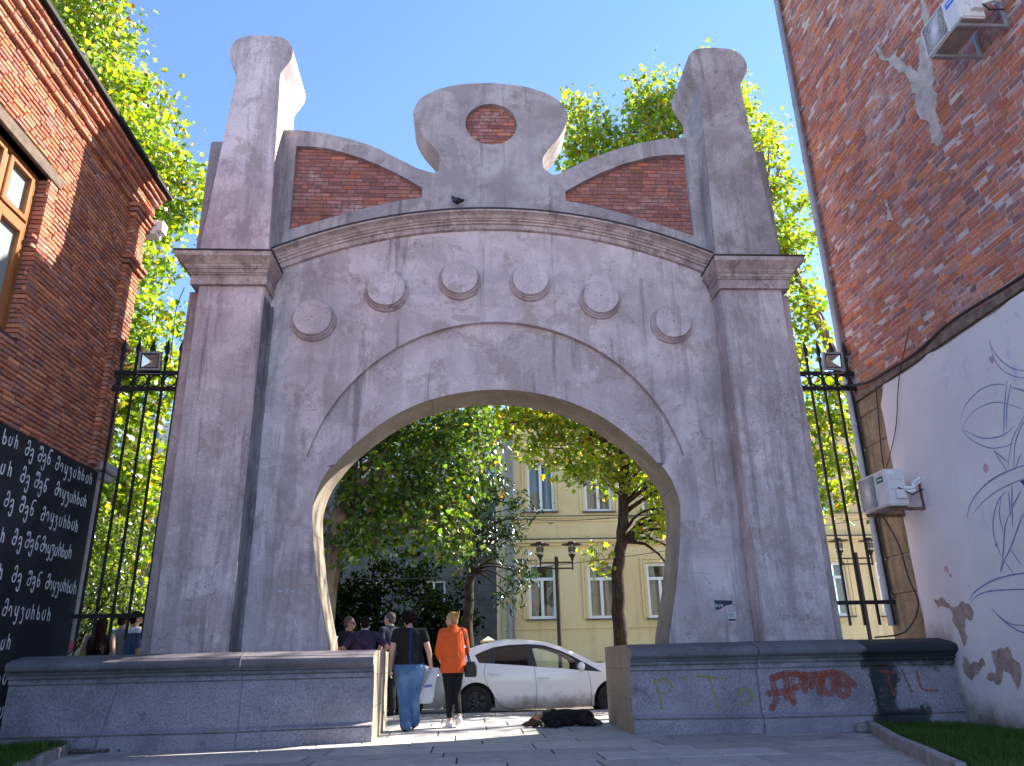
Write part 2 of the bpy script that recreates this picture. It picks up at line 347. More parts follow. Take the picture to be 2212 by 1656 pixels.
for pg in (pan,panL,ocu):
    P2=grow(pg,.09); xs=[p[0] for p in pg]; zs=[p[1] for p in pg]
    g=G(); bricks(g,min(xs)-.1,max(xs)+.1,min(zs)-.03,max(zs)+.03,.245,.078,.011,.02,lambda a,b,d:(a,.1-d,b),RED,.003,.003,skip=lambda a,b:not any(inpoly(P2,a+q,b) for q in (-.12,0,.12))); bp=g.obj('brick_panel',MAT['brick_p'],gate,fixn=False)
    g=G(); g.prism(grow(pg,.05),[],.110,.118,XZ); o=g.obj('mortar_bed',MAT['mortar_p'],bp); o.location=(0,0,0)
# arched cornice
prof=[(-.01,0),(.0,-.06),(.08,-.065),(.085,-.10),(.12,-.105),(.125,-.14),(.15,-.145),(.155,-.17),(.19,-.20),(.215,-.25),(.22,-.29),(.25,-.295),(.25,.03)]
def archsweep(prof,cz,r,x0,x1,n):
    g=G(); a0,a1=math.asin(x0/r),math.asin(x1/r); k=len(prof); vs=[]
    for i in range(n+1):
        a=a0+(a1-a0)*i/n; vs+= [((r+dr)*sin(a),y,cz+(r+dr)*cos(a)) for dr,y in prof]
    g.add(vs,[(i*k+j,i*k+j+1,(i+1)*k+j+1,(i+1)*k+j) for i in range(n) for j in range(k-1)]); return g
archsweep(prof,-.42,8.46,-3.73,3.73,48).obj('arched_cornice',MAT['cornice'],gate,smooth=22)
archsweep([(.252,.02),(.252,-.312),(.276,-.312),(.276,.02)],-.42,8.46,-3.71,3.71,48).obj('flashing',MAT['flashing'],gate,smooth=22)
# discs
for (x,z,r,mm) in ((-3.0,6.28,.352,'concrete'),(-1.83,6.815,.352,'concrete'),(-.61,7.04,.345,'concrete'),(.585,7.015,.338,'concrete'),(1.765,6.69,.338,'concrete'),(2.96,6.24,.335,'concrete')):
    g=G(); g.lathe([(r*1.04,-.02),(r*1.05,.02),(r*1.045,.05),(r*1.02,.068),(r*.985,.072),(r*.975,.062),(r*.965,.072),(r*.965,.10),(r*.945,.112),(r*.915,.115),(r*.905,.100),(r*.895,.115),(r*.89,.165),(r*.87,.178),(.014,.18),(.012,.16)],(x,0,z),(0,-1,0),56)
    g.obj('disc',MAT[mm],gate,smooth=40)
# pillars, wings, their cornices and caps
for s in (-1,1):
    X=lambda x:s*x
    def sbox(g,x0,x1,y0,y1,z0,z1): g.box(min(s*x0,s*x1),max(s*x0,s*x1),y0,y1,z0,z1)
    pil=G(); sbox(pil,3.72,4.765,-.45,1.3,1.1,6.74); pil=pil.obj('pillar',MAT['concrete'],gate,bevel=.02,seg=2)
    if s<0:   # strip of darker render in the corner beside the left pillar
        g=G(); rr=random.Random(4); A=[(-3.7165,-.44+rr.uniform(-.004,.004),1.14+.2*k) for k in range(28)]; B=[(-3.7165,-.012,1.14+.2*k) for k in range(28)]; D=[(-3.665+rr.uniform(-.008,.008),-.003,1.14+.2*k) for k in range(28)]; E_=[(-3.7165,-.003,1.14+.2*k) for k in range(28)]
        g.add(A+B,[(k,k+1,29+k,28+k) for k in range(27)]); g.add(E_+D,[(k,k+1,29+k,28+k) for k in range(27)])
        g.obj('dark_strip',concrete('dark_render',(.27,.25,.28),(.16,.15,.17),(.13,.115,.12),.9,.1,2.,.4),gate,smooth=30)
    g=G(); sbox(g,4.74,5.045,-.06,1.05,1.1,6.78); g.obj('wing',MAT['concrete'],gate,bevel=.015)
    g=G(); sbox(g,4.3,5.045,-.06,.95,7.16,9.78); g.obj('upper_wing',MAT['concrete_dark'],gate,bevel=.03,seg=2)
    g=G()
    for z0,z1,o0,o1 in ((6.68,6.84,.075,.075),(6.84,6.87,.10,.10),(6.87,6.93,.12,.12),(6.93,6.955,.145,.145),(6.955,6.99,.16,.17),(6.99,7.04,.18,.23),(7.04,7.08,.235,.285),(7.08,7.16,.295,.295)):
        a0,a1,y0=3.72-o0*.45,4.80+o0,-.45-o0; b0,b1,w0=3.72-o1*.45,4.80+o1,-.45-o1
        g.add([(s*a0,y0,z0),(s*a1,y0,z0),(s*a1,1.3+o0,z0),(s*a0,1.3+o0,z0),(s*b0,w0,z1),(s*b1,w0,z1),(s*b1,1.3+o1,z1),(s*b0,1.3+o1,z1)],[(0,3,2,1),(4,5,6,7),(0,1,5,4),(1,2,6,5),(2,3,7,6),(3,0,4,7)])
    co=g.obj('pillar_cornice',MAT['cornice'],gate)
    g=G(); sbox(g,3.72-.15,4.80+.315,-.45-.315,1.62,7.162,7.184); o=g.obj('flashing',MAT['flashing'],co); o.location=(0,0,0)
    # tapered stub with a flared mushroom cap, one outline swept through its depth
    hf=[(.555,7.17),(.40,10.55),(.385,10.86),(.40,10.98),(.47,11.12),(.545,11.27),(.568,11.42),(.545,11.56),(.46,11.70),(.30,11.79),(0,11.82)]
    cv=[hf[0]]+catmull(hf[1:],4)
    cxf=lambda z:4.275-.05*(z-7.17)/3.4 if z<10.55 else 4.215
    rt=[(cxf(z)+w,z) for w,z in cv]; lf=[(cxf(z)-w,z) for w,z in cv[:-1]]
    g=G(); g.prism([(s*x,z) for x,z in lf+rt[::-1]],[],-.45,.72,XZ); g.obj('pillar_top',MAT['concrete'] if s<0 else MAT['concrete_dark'],gate,smooth=24,bevel=0)
# plinths
def plinthprof(f): return [(f,-.1),(f,.178),(f+.03,.182),(f+.03,.196),(f-.012,.198),(f-.012,.208),(f+.05,.245),(f+.05,.785),(f+.065,.79),(f+.065,.80),(f+.02,.802),(f+.018,.855),(f+.03,.858),(f+.03,.866),(f-.02,.868),(f-.022,.905),(f-.01,.908),(f-.01,.915),(f-.05,.917),(f-.053,.935),(f-.09,.95),(f-.115,.975),(f-.12,1.01),(f-.11,1.045),(f-.08,1.066),(f-.03,1.072),(f-.028,1.08),(f+.01,1.09),(f+.3,1.14),(1.35,1.14),(1.35,-.1)]
def plinth(x0,x1,f,mat,name,sh0=0,sh1=0,off=0):
    f0,f1=f if isinstance(f,tuple) else (f,f); k=len(plinthprof(0)); g=G(); vs=[]
    for x,sh,pr in ((x0,sh0,plinthprof(f0)),(x1,sh1,plinthprof(f1))): vs+= [(x+sh*max(0,.93-z),y if y<1.3 else 1.35-off,z-off) for y,z in pr]
    g.add(vs,[(j,j+1,k+j+1,k+j) for j in range(k-1)]+[tuple(range(k)),tuple(range(2*k-1,k-1,-1))]+[(k-1,0,k,2*k-1)])
    o=g.obj(name,mat,gate,smooth=14); return o
for s in (-1,1):
    gm=MAT['granite'] if s<0 else MAT['granite_wet']
    a=(lambda x0,x1,*r,**k: plinth(min(s*x0,s*x1),max(s*x0,s*x1),*r,**k))
    a(1.74,3.42,(-.955,-.59) if s<0 else (-.59,-.955),gm,'plinth_end',off=.002)
    a(3.37,4.86,-1.0,gm,'plinth_pier',sh0=(-.2 if s<0 else 0),sh1=(.12 if s>0 else 0))
    o=a(4.84,6.26,-.965 if s<0 else -.88,gm,'plinth_fence_wall',off=.004)
    g=G(); x=s*1.7345; pr=[(y,z) for y,z in plinthprof(-.588)]
    g.prism([(y,z-.002) for y,z in pr if z>-.05 or True],[],s*1.739,s*1.733,lambda a_,b,d:(d,a_,b)); e=g.obj('plinth_cheek',MAT['jamb'],gate)
    g=G()
    for zz in (.42,.82): g.box(*sorted((s*1.7325,s*1.735)),-.53,1.34,zz,zz+.008)
    g.obj('cheek_joint',plain('joint_line',(.08,.07,.06)),gate)
# ------------------------------------------------------------------ ground
MATG={}
def ground_sheet(name,x0,x1,ys,mat,dz,nx=2):
    g=G(); n=len(ys)
    for i in range(n-1):
        g.add([(x0,ys[i],gz(ys[i])+dz),(x1,ys[i],gz(ys[i])+dz),(x1,ys[i+1],gz(ys[i+1])+dz),(x0,ys[i+1],gz(ys[i+1])+dz)],[(0,1,2,3)])
    o=g.obj(name,mat,fixn=False); tag(o,kind='structure'); return o
YS=[-40,-8,-4,0,1,2,3,4,6,12,40]
m=M('earth'); c=m.mix(m.ramp(m.noise(.6),.4,.6),(.10,.085,.065),(.14,.12,.10)); MAT['earth']=m.fin(c,.95,m.noise(30),.5)
g=G(); ys=[-300,-8,-4,0,3.5,40,300]; gg=lambda y: gz(y) if y<3.6 else -.01
for i in range(6): g.add([(-300,ys[i],gg(ys[i])-.06),(300,ys[i],gg(ys[i])-.06),(300,ys[i+1],gg(ys[i+1])-.06),(-300,ys[i+1],gg(ys[i+1])-.06)],[(0,1,2,3)])
tag(g.obj('ground',MAT['earth'],fixn=False),kind='structure')
m=M('paving'); p=m.pos(); c=m.col(); k=m.n('MapRange',m.noise(7,p,6,.65),.3,.7,.78,1.2).outputs[0]; c=m.mix(1.,c,m.n('CombineColor',k,k,k).outputs[0],'MULTIPLY')
c=m.mix(m.mul(m.ramp(m.noise(2.2,p,6,.7),.58,.66),.5),c,(.09,.085,.085)); MAT['paving']=m.fin(c,.62,m.noise(60,p,4,.7),.25,.006,spec=.4)
g=G(); y=-9.; row=0
while y<2.55:
    h=random.choice((.62,.62,.8,.5)); x=-9-(.45*(row%3))
    while x<9:
        w=random.choice((.9,1.2,1.2,.7,1.5)); t=random.uniform(.78,1.14); g.col=(.375*t,.36*t,.35*t); e=.010; dz=random.uniform(-.003,.003)
        x0,x1,y0,y1=x+e,x+w-e,y+e,y+h-e
        if not(x1<-6.6 or x0>6.5):
            zs=[gz(y0),gz(y1)]; V=[]
            for (d,zo) in ((0,-.05),(0,-.004),(.005,0)):
                V+= [(x0+d,y0+d,zs[0]+zo+dz),(x1-d,y0+d,zs[0]+zo+dz),(x1-d,y1-d,zs[1]+zo+dz),(x0+d,y1-d,zs[1]+zo+dz)]
            g.add(V,[(0,1,5,4),(1,2,6,5),(2,3,7,6),(3,0,4,7),(4,5,9,8),(5,6,10,9),(6,7,11,10),(7,4,8,11),(8,9,10,11)])
        x+=w
    y+=h; row+=1
PAVE_END=y
tag(g.obj('pavement',MAT['paving'],fixn=False),kind='structure')
ground_sheet('pavement_joints',-9,9,[-9,-4,0,1,2,PAVE_END],plain('joint_dirt',(.05,.045,.04),.95),-.012)
g=G(); y=PAVE_END+.01
while y<3.60:
    x=-8+random.random()*.1
    while x<8.5:
        w=random.uniform(.13,.22); t=random.uniform(.75,1.2); g.col=(.30*t,.28*t,.26*t); zz=gz(y)+random.uniform(-.006,.006); d=.012
        x0,x1,y0,y1=x,x+w-.014,y,y+.12
        V=[(x0,y0,zz-.05),(x1,y0,zz-.05),(x1,y1,zz-.05),(x0,y1,zz-.05),(x0,y0,zz-.01),(x1,y0,zz-.01),(x1,y1,zz-.01),(x0,y1,zz-.01),(x0+d,y0+d,zz),(x1-d,y0+d,zz),(x1-d,y1-d,zz),(x0+d,y1-d,zz)]
        g.add(V,[(0,1,5,4),(1,2,6,5),(2,3,7,6),(3,0,4,7),(4,5,9,8),(5,6,10,9),(6,7,11,10),(7,4,8,11),(8,9,10,11)]); x+=w
    y+=.135
SETT_END=y
tag(g.obj('sett_strip',MAT['paving'],fixn=False),kind='structure')
ground_sheet('sett_bed',-9,9,[PAVE_END,3,SETT_END],plain('sett_dirt',(.12,.11,.10),.95),-.014)
m=M('asphalt'); k=m.ramp(m.noise(1.,m.pos(),5),.35,.65); c=m.mix(k,(.20,.19,.18),(.27,.255,.24)); MAT['asphalt']=m.fin(c,.9,m.noise(120,det=3),.5,.006)
g=G(); g.add([(-60,SETT_END,-.05),(60,SETT_END,-.05),(60,14.5,-.05),(-60,14.5,-.05)],[(0,1,2,3)]); tag(g.obj('road',MAT['asphalt'],fixn=False),kind='structure')
g=G(); x=-9.
while x<9: g.box(x,x+.99,SETT_END,SETT_END+.14,-.12,.077+random.uniform(-.003,.003)); x+=1.0
tag(g.obj('kerb',plain('kerb_granite',(.30,.285,.27),sc=20),bevel=.012),kind='structure')
ground_sheet('far_pavement',-60,60,[14.5,20],plain('far_paving',(.45,.42,.37),.9),.09)
g=G(); g.box(-60,60,14.3,14.5,-.05,.19); tag(g.obj('kerb',plain('kerb_stone',(.3,.29,.28)),bevel=.01),kind='structure')
m=M('bounce_stone'); br=m.n('TexBrick',i_Vector=m.pos(),i_Color1=(.56,.51,.47,1),i_Color2=(.62,.57,.53,1),i_Mortar=(.2,.19,.18,1),i_Scale=1.,i_Mortar_Size=.008,i_Brick_Width=1.2,i_Row_Height=.6); MAT['bounce_plaza']=m.fin(br.outputs[0],.7,spec=.3)
g=G(); g.add([(-60,-90,-.012),(60,-90,-.012),(60,-9.02,-.012),(-60,-9.02,-.012)],[(0,1,2,3)]); tag(g.obj('bounce_plaza',MAT['bounce_plaza'],fixn=False),kind='structure')  # pale paving out of view, added to bounce sunlight onto the gate
# grass beds: kerb, soil and blades
def kerbline(name,pts,w,z0,z1,label):
    g=G()
    for (a,b) in zip(pts[:-1],pts[1:]):
        a=Vector(a);b=Vector(b);t=(b-a).normalized();q=Vector((-t.y,t.x))*w; L=(b-a).length; nseg=max(1,round(L/.95))
        for i in range(nseg):
            p0=a+t*(L*i/nseg+.004); p1=a+t*(L*(i+1)/nseg-.004); j=random.uniform(-.006,.006)
            V=[(*(p0),z0),(*(p1),z0),(*(p1+q),z0),(*(p0+q),z0)]+[(*(p0),z1+j),(*(p1),z1+j),(*(p1+q),z1+j),(*(p0+q),z1+j)]
            g.add([(v[0],v[1],v[2]) for v in V],[(0,3,2,1),(4,5,6,7),(0,1,5,4),(1,2,6,5),(2,3,7,6),(3,0,4,7)])
    return tag(g.obj(name,MAT['kerbstone'],bevel=.008),label,'kerb')
MAT['kerbstone']=concrete('kerbstone',(.36,.32,.31),(.25,.22,.22),(.20,.16,.14),.2,.1,3.)
kerbline('grass_kerb',[(4.72,-.98),(4.05,-2.8),(3.3,-5.2)],.09,-.1,.125,'low pinkish stone edging beside the right hand grass bed')
kerbline('grass_kerb',[(-4.75,-3.2),(-5.33,-1.02)],.10,-.1,.11,'short pale stone edging round the left hand grass bed')
m=M('grass'); c=m.col(); d=m.n('BsdfDiffuse',c,.5); t=m.n('BsdfTranslucent',c); mx=m.n('MixShader',.35,d.outputs[0],t.outputs[0]); m.t.links.new(mx.outputs[0],m.out.inputs[0]); MAT['grass']=m.m
def grass(name,poly,n,hh,label,zf):
    g=G(); xs=[p[0] for p in poly]; ys_=[p[1] for p in poly]
    def ins(x,y):
        c=False;j=len(poly)-1
        for i in range(len(poly)):
            xi,yi=poly[i];xj,yj=poly[j]
            if (yi>y)!=(yj>y) and x<(xj-xi)*(y-yi)/(yj-yi)+xi:c=not c
            j=i
        return c
    k=0
    while k<n:
        x=random.uniform(min(xs),max(xs)); y=random.uniform(min(ys_),max(ys_))
        if not ins(x,y): continue
        k+=1; a=random.random()*2*pi; h=hh*random.uniform(.35,1.2)*(.7+.6*abs(sin(x*3.1)*cos(y*2.3))); w=.0045; l=random.uniform(.1,.7)*h; z=zf(x,y); t=random.uniform(.6,1.25); g.col=(.075*t*random.uniform(.8,1.4),.15*t,.036*t)
        dx,dy=cos(a),sin(a)
        g.add([(x-dy*w,y+dx*w,z-.01),(x+dy*w,y-dx*w,z-.01),(x+dx*l*.4+dy*w*.7,y+dy*l*.4-dx*w*.7,z+h*.6),(x+dx*l*.4-dy*w*.7,y+dy*l*.4+dx*w*.7,z+h*.6),(x+dx*l,y+dy*l,z+h)],[(0,1,2,3),(3,2,4)])
    o=g.obj(name,MAT['grass'],fixn=False); tag(o,label,'grass',kind='stuff')
soilm=plain('soil',(.045,.04,.028),.95,var=.4,sc=9,bump=.6)
RB=[(4.8,-.95),(6.2,-.65),(6.2,-5.4),(3.4,-5.4)]
def soil(name,poly,zs):
    g=G(); g.add([(x,y,z) for (x,y),z in zip(poly,zs)],[tuple(range(len(poly)))]); tag(g.obj(name,soilm,fixn=False),kind='structure')
soil('soil_bed',RB,[.03,.0,-.0,.05]); grass('grass_bed',RB,26000,.085,'dark green rough grass growing at the foot of the painted wall',lambda x,y:.035-.03*max(0,(x-4.8)/1.4))
LB=[(-5.4,-.95),(-6.3,-.6),(-6.3,-4.),(-4.72,-3.3)]
soil('soil_bed',LB,[.05,.03,.05,.06]); grass('grass_bed',LB,15000,.11,'ragged green grass below the black lettered wall',lambda x,y:.05)
g=G()
for i in range(70): 
    a=random.gauss(0,.17); b=random.gauss(0,.07); r=random.uniform(.012,.04); g.sphere((-5.12+a,-.98+b*1.,.015+r*.4),r,r*random.uniform(.7,1.2),r*.7,6,4)
tag(g.obj('rubble_heap',plain('rubble',(.12,.09,.07),.95,var=.5,sc=15),smooth=30),'small heap of brown rubble by the end of the left kerb','rubble')
g=G(); g.box(4.5,4.66,-1.22,-1.07,0,.10); tag(g.obj('stone_block',MAT['kerbstone'],bevel=.02),'small loose stone block at the tip of the right kerb','stone')
# ------------------------------------------------------------------ left brick building
ORG=[(.48,.19,.11),(.43,.165,.105),(.53,.215,.115),(.37,.145,.10),(.45,.21,.145),(.41,.14,.08),(.33,.15,.125)]
lb=empty('brick_building',(-8.,-3,0),label='orange brick building on the left with corbelled eaves and a wooden window',cat='building')
WX=-6.3; YZ=lambda a,b,d:(WX+d,a,b)
wy0,wy1,wz0,wz1=-4.6,-2.22,5.0,7.40
g=G(); g.prism([(-9,-.2),(.68,-.2),(.68,9.1),(-9,9.1)],[[(wy0,wz0),(wy1,wz0),(wy1,wz1),(wy0,wz1)]],-.03,-.35,YZ); g.box(-16,WX-.352,.3,.68,-.2,9.1); g.box(-16,-6.7,-9,.3,8.9,9.1); g.box(-16,WX-.352,-9,-8.7,-.2,9.1)
g.obj('wall',MAT['mortar_l'],lb)
g=G(); bricks(g,-7.5,.68,3.9,9.02,.26,.0705,.0165,.03,YZ,ORG,.006,.010,skip=lambda a,b:wy0-.0<a<wy1+.01 and wz0-.02<b<wz1+.2)
# jamb bricks
z=wz0
while z<wz1:
    for L in (.12,):
        t=random.uniform(.8,1.15); q=random.choice(ORG); g.col=(q[0]*t,q[1]*t,q[2]*t); g.box(WX-.3,WX+.012+random.uniform(-.004,.004),wy1-.012,wy1+.13+.05*(int(z/.0705)%2),z+.004,z+.057)
    z+=.0705
# end wall bricks facing +y not visible; corner pier with corbels, and corbelled eaves
for (y0,y1,z0,z1,o) in ((.18,.69,3.95,8.32,.07),):
    bricks(g,y0,y1,z0,z1,.26,.0755,.014,.09,lambda a,b,d:(WX+o+d,a,b),ORG,.004,.007)
for (z,o,y0) in ((8.33,.10,.12),(8.41,.14,.08),(8.485,.18,.04),(7.42,.13,.12),(7.50,.17,.1),(6.02,.12,.12)):
    bricks(g,y0,.74,z,z+.07,.24,.0755,.012,.2,lambda a,b,d:(WX+o+d,a,b),ORG,.004,.007)
for i,(z,o) in enumerate(((8.56,.06),(8.64,.06),(8.72,.12),(8.80,.12),(8.88,.19),(8.96,.24),(9.04,.29))):
    bricks(g,-7.5,.76,z,z+.07,.25,.0755,.010,.25,lambda a,b,d:(WX+o+d,a,b),ORG,.006,.010)
g.obj('brickwork',MAT['brick_l'],lb,fixn=False)
g=G(); g.box(-16,WX+.36,-9.1,.86,9.12,9.20); g.obj('roof_edge',plain('roof_metal',(.012,.010,.010),.8),lb,bevel=.01)
g=G(); g.tube([(WX+.02,.84,8.98),(WX+.30,.84,8.98)],.001,4); g.box(WX-.5,WX+.20,.72,.98,8.34,8.62); g.box(WX+.2,WX+.3,.74,.96,8.42,8.62); g.obj('gutter_box',MAT['white'],lb,bevel=.02)
g=G(); g.box(WX-.3,WX+.02,wy0-.25,wy1+.27,wz1,wz1+.19); g.obj('lintel',plain('lintel_timber',(.10,.07,.05),.85,var=.4,sc=8,bump=.4),lb,bevel=.012)
m=M('varnished_wood'); k=m.noise(1,m.pos((14,14,1.2)),5,.6); MAT['wood']=m.fin(m.mix(k,(.21,.07,.02),(.33,.125,.035)),.4,k,.15,.004,spec=.5)
wf=G(); fx0,fx1=WX-.23,WX-.14
def fr(g,y0,y1,z0,z1,t,x0=None,x1=None):
    x0=fx0 if x0 is None else x0; x1=fx1 if x1 is None else x1
    g.box(x0,x1,y0,y0+t,z0,z1); g.box(x0,x1,y1-t,y1,z0,z1); g.box(x0,x1,y0+t,y1-t,z0,z0+t); g.box(x0,x1,y0+t,y1-t,z1-t,z1)
fr(wf,wy0,wy1-.03,wz0,wz1,.07); ym=[wy0+.07,-3.80,-2.99,wy1-.10]
wf.box(fx0,fx1+.004,wy0+.07,wy1-.10,6.52,6.62)
for a in ym[1:3]: wf.box(fx0+.002,fx1+.002,a-.04,a+.04,wz0+.07,wz1-.07)
wo=wf.obj('window',MAT['wood'],lb,bevel=.008)
for a,b in zip(ym[:-1],ym[1:]):
    for z0,z1 in ((5.08,6.51),(6.63,7.32)):
        g=G(); fr(g,a+.045,b-.045,z0,z1,.075,fx0+.02,fx1+.03); o=g.obj('sash',MAT['wood'],wo,bevel=.01); o.location=(0,0,0)
        g=G(); g.add([(fx0+.05,a+.1,z0+.06),(fx0+.05,b-.1,z0+.06),(fx0+.05,b-.1,z1-.06),(fx0+.05,a+.1,z1-.06)],[(0,1,2,3)]); o=g.obj('pane',MAT['pane_l'] if 'pane_l' in MAT else MAT.setdefault('pane_l',glass('dusty_glass',(.22,.25,.26),.12)),wo); o.location=(0,0,0)
# black painted lower wall with white lettering
m=M('black_paint'); c=m.mix(m.ramp(m.noise(1.3,det=6),.4,.7),(.013,.012,.016),(.030,.028,.036)); MAT['blackpaint']=m.fin(c,.62,m.noise(40),.15,.006)
g=G(); g.prism([(-9,-.1),(.50,-.1),(.50,3.88),(-9,3.88)],[],.022,-.012,YZ); bd=g.obj('black_board',MAT['blackpaint'],lb,bevel=.004)
g=G(); g.box(WX-.2,WX+.006,.505,.67,-.1,3.9); g.obj('concrete_edge',MAT['concrete'],lb)
g=G(); g.box(WX-.2,WX+.16,.40,.95,3.90,4.04); g.box(WX-.2,WX+.10,.5,.9,3.78,3.895); g.obj('stone_ledge',MAT['concrete_dark'],lb,bevel=.02)
GL={'მ':[[(.2,1.2),(.33,1.5),(.55,1.5),(.62,1.15),(.62,.35),(.4,0),(.1,.08),(.03,.4),(.2,.72),(.45,.74),(.62,.55)]],
'ე':[[(.02,.62),(.2,.86),(.45,.78),(.5,.4),(.5,-.3),(.36,-.72),(.12,-.7),(.03,-.45)],[(.5,.1),(.3,.3),(.12,.1)]],
'შ':[[(.05,1.2),(.12,1.45),(.3,1.5),(.33,1.2)],[(.33,1.35),(.5,1.52),(.66,1.3),(.64,.4),(.42,0),(.12,.06),(.03,.35),(.2,.68),(.45,.72),(.63,.55)]],
'ნ':[[(.7,1.48),(.45,1.5),(.25,1.35),(.14,.9),(.1,.35),(.25,0),(.5,.12),(.55,.45),(.35,.7),(.12,.55)]],
'ი':[[(.0,.5),(.1,.82),(.3,.86),(.42,.55),(.43,0)]],
'ყ':[[(.05,.85),(.05,.35),(.22,.06),(.42,.2),(.52,.85)],[(.5,.5),(.48,-.3),(.32,-.72),(.1,-.62)]],
'ვ':[[(.05,.75),(.25,.9),(.45,.72),(.25,.45),(.48,.2),(.46,-.35),(.28,-.7),(.05,-.55)]],
'ა':[[(.12,.88),(.02,.5),(.1,.08),(.34,.02),(.5,.35),(.5,.95)]],
'რ':[[(.06,1.35),(.06,.0)],[(.06,.5),(.2,.84),(.38,.8),(.45,.5),(.45,0)]],
'ხ':[[(.08,1.35),(.06,.3),(.22,.0),(.48,.15),(.5,.5),(.3,.72),(.08,.55)]]}
GL['ვ'],GL['ა']=GL['ვ'],GL['ა']
def write(g,text,y0,y1,z0,unit,sw=.021):
    adv=(y1-y0)/len(text); kx=adv/.62*.92
    for i,ch in enumerate(text):
        if ch not in GL: continue
        jx,jz=random.uniform(-.006,.006),random.uniform(-.012,.012); u=unit*random.uniform(.93,1.07)
        for st in GL[ch]:
            pts=catmull([(y0+i*adv+jx+min(kx,u*1.05)*a,z0+jz+u*b) for a,b in st],5); g.stroke(pts,sw*random.uniform(.88,1.1),lambda a,b,d:(WX+.022+d,a,b),random.uniform(.0016,.0021))
W='მიყვარხარ'; U=.128; chalk=plain('chalk_white',(.66,.66,.70),.8,var=.08,sc=60)
for (z,pre,a,b,s0,s1) in ((3.64,[('ხარ',-2.08,-1.68)],-1.56,-1.24,-.76,.40),(3.28,[('არ',-1.99,-1.68)],-1.54,-1.2,-.66,.32),(2.90,[('ხარ',-2.25,-1.9)],-1.78,-1.42,-.88,.21),(2.49,[('ხარ',-1.98,-1.55)],-1.44,-1.14,-.76,.12),(2.03,[('ხარ',-1.85,-1.45)],-1.28,-.92,-.45,.44),(1.62,[('ხარ',-2.9,-2.45)],-2.3,-1.9,-1.34,-.12),(1.22,[],-3.,-2.6,-2.15,-.97),(.82,[],-2.8,-2.4,-1.95,-.78),(.42,[],-2.75,-2.35,-1.9,-.72)):
    g=G()
    for t,p0,p1 in pre: write(g,t,p0,p1,z,U)
    write(g,'მე',a,a+.27,z,U); write(g,'შენ',b,b+.36,z,U); write(g,W,s0,s1,z,U)
    g.obj('lettering_row',chalk,bd,fixn=False).location=(0,0,0)
# ------------------------------------------------------------------ right building
RDD=[(.42,.15,.105),(.38,.14,.11),(.45,.17,.115),(.34,.135,.12),(.42,.19,.16),(.50,.18,.09),(.27,.14,.14),(.36,.20,.19),(.46,.16,.10)]
rb=empty('brick_building',(8,-3,0),label='tall dark red brick building on the right with pale painted plaster below',cat='building')
RX=6.2; YR=lambda a,b,d:(RX-d,a,b)
g=G(); g.box(RX+.012,RX+10,-8.4,.62,-.3,17.2); g.obj('wall',MAT['mortar_r'],rb)
g=G(); bricks(g,-7.8,.60,5.06,17.2,.27,.088,.0125,.010,YR,RDD,.0074,.005,dd=-.0055)
g.obj('brickwork',MAT['brick_r'],rb,fixn=False)
g=G()
for y,z0 in ((.60,5.05),): 
    z=z0
    while z<17: g.box(RX-.004+random.uniform(0,.02),RX+.2,.6,.6+random.uniform(.012,.045),z,z+random.uniform(.06,.085)); z+=.088
g.obj('ragged_edge',plain('edge_brick',(.28,.17,.12),.95,var=.5,sc=11),rb)
# plaster
m=M('painted_plaster'); p=m.pos(); X_=m.n('SeparateXYZ',p).outputs
c=m.mix(m.ramp(m.noise(.7,p,5,.6),.35,.65),(.62,.575,.615),(.69,.645,.68))
bl=m.mul(m.ramp(m.noise(5,m.pos((1,1,.6)),7,.78),.53,.66),m.ramp(m.noise(.75,m.n('VectorMath',p,(3.3,0,1.7),operation='ADD').outputs[0],3),.42,.6)); bl=m.mul(bl,m.ramp(X_[1],-1.2,-2.1))
c=m.mix(m.mul(bl,.6),c,(.33,.40,.60))
dirt=m.ramp(m.math('ADD',X_[2],m.mul(m.math('SUBTRACT',m.noise(1.3,p,6,.7),.5),1.1)),.55,-.05); c=m.mix(m.mul(dirt,.9),c,(.10,.065,.05))
grey=m.mul(m.ramp(m.math('ADD',X_[1],m.mul(m.noise(2,p,5),.5)),-.75,-.55),m.ramp(m.math('ADD',X_[2],m.mul(m.noise(3,p,5,.7),.6)),1.75,1.35)); c=m.mix(m.mul(grey,.65),c,(.17,.15,.13))
MAT['plaster']=m.fin(c,.85,m.math('ADD',m.noise(38,p,5,.7),m.mul(m.noise(4,p),1.5)),.28,.012,spec=.2)
tp=[(-8,5.02)]+[(-7.5+i*.25,4.98+random.uniform(-.03,.03)) for i in range(29)]
pw=G(); top=[p_ for p_ in tp if p_[0]<=-.28]; pw.prism([(-8,-.3),(-.30,-.3)]+[(-.30+random.uniform(-.02,.012),.2+.3*i) for i in range(16)]+top[::-1],[],.03,-.02,YR)
pl=pw.obj('plaster',MAT['plaster'],rb)
g=G(); g.prism([(-8,5.02),(.55,5.0)]+[(.5-i*.3,5.13+random.uniform(-.03,.03)) for i in range(29)],[],.055,-.02,YR); g.obj('ledge',plain('mortar_ledge',(.16,.12,.10),.95,var=.5,sc=7,bump=.6),rb)
g=G(); z=1.1
while z<5.: h=random.uniform(.5,.75); h=min(h,5.0-z); g.box(RX-.02+random.uniform(-.006,.006),RX+.3,-.36,.625,z+.006,z+h-.006); z+=h
g.obj('corner_stone',concrete('corner_stone',(.30,.23,.155),(.22,.165,.11),(.12,.09,.07),.5,.2,2.),rb,bevel=.02,seg=2)
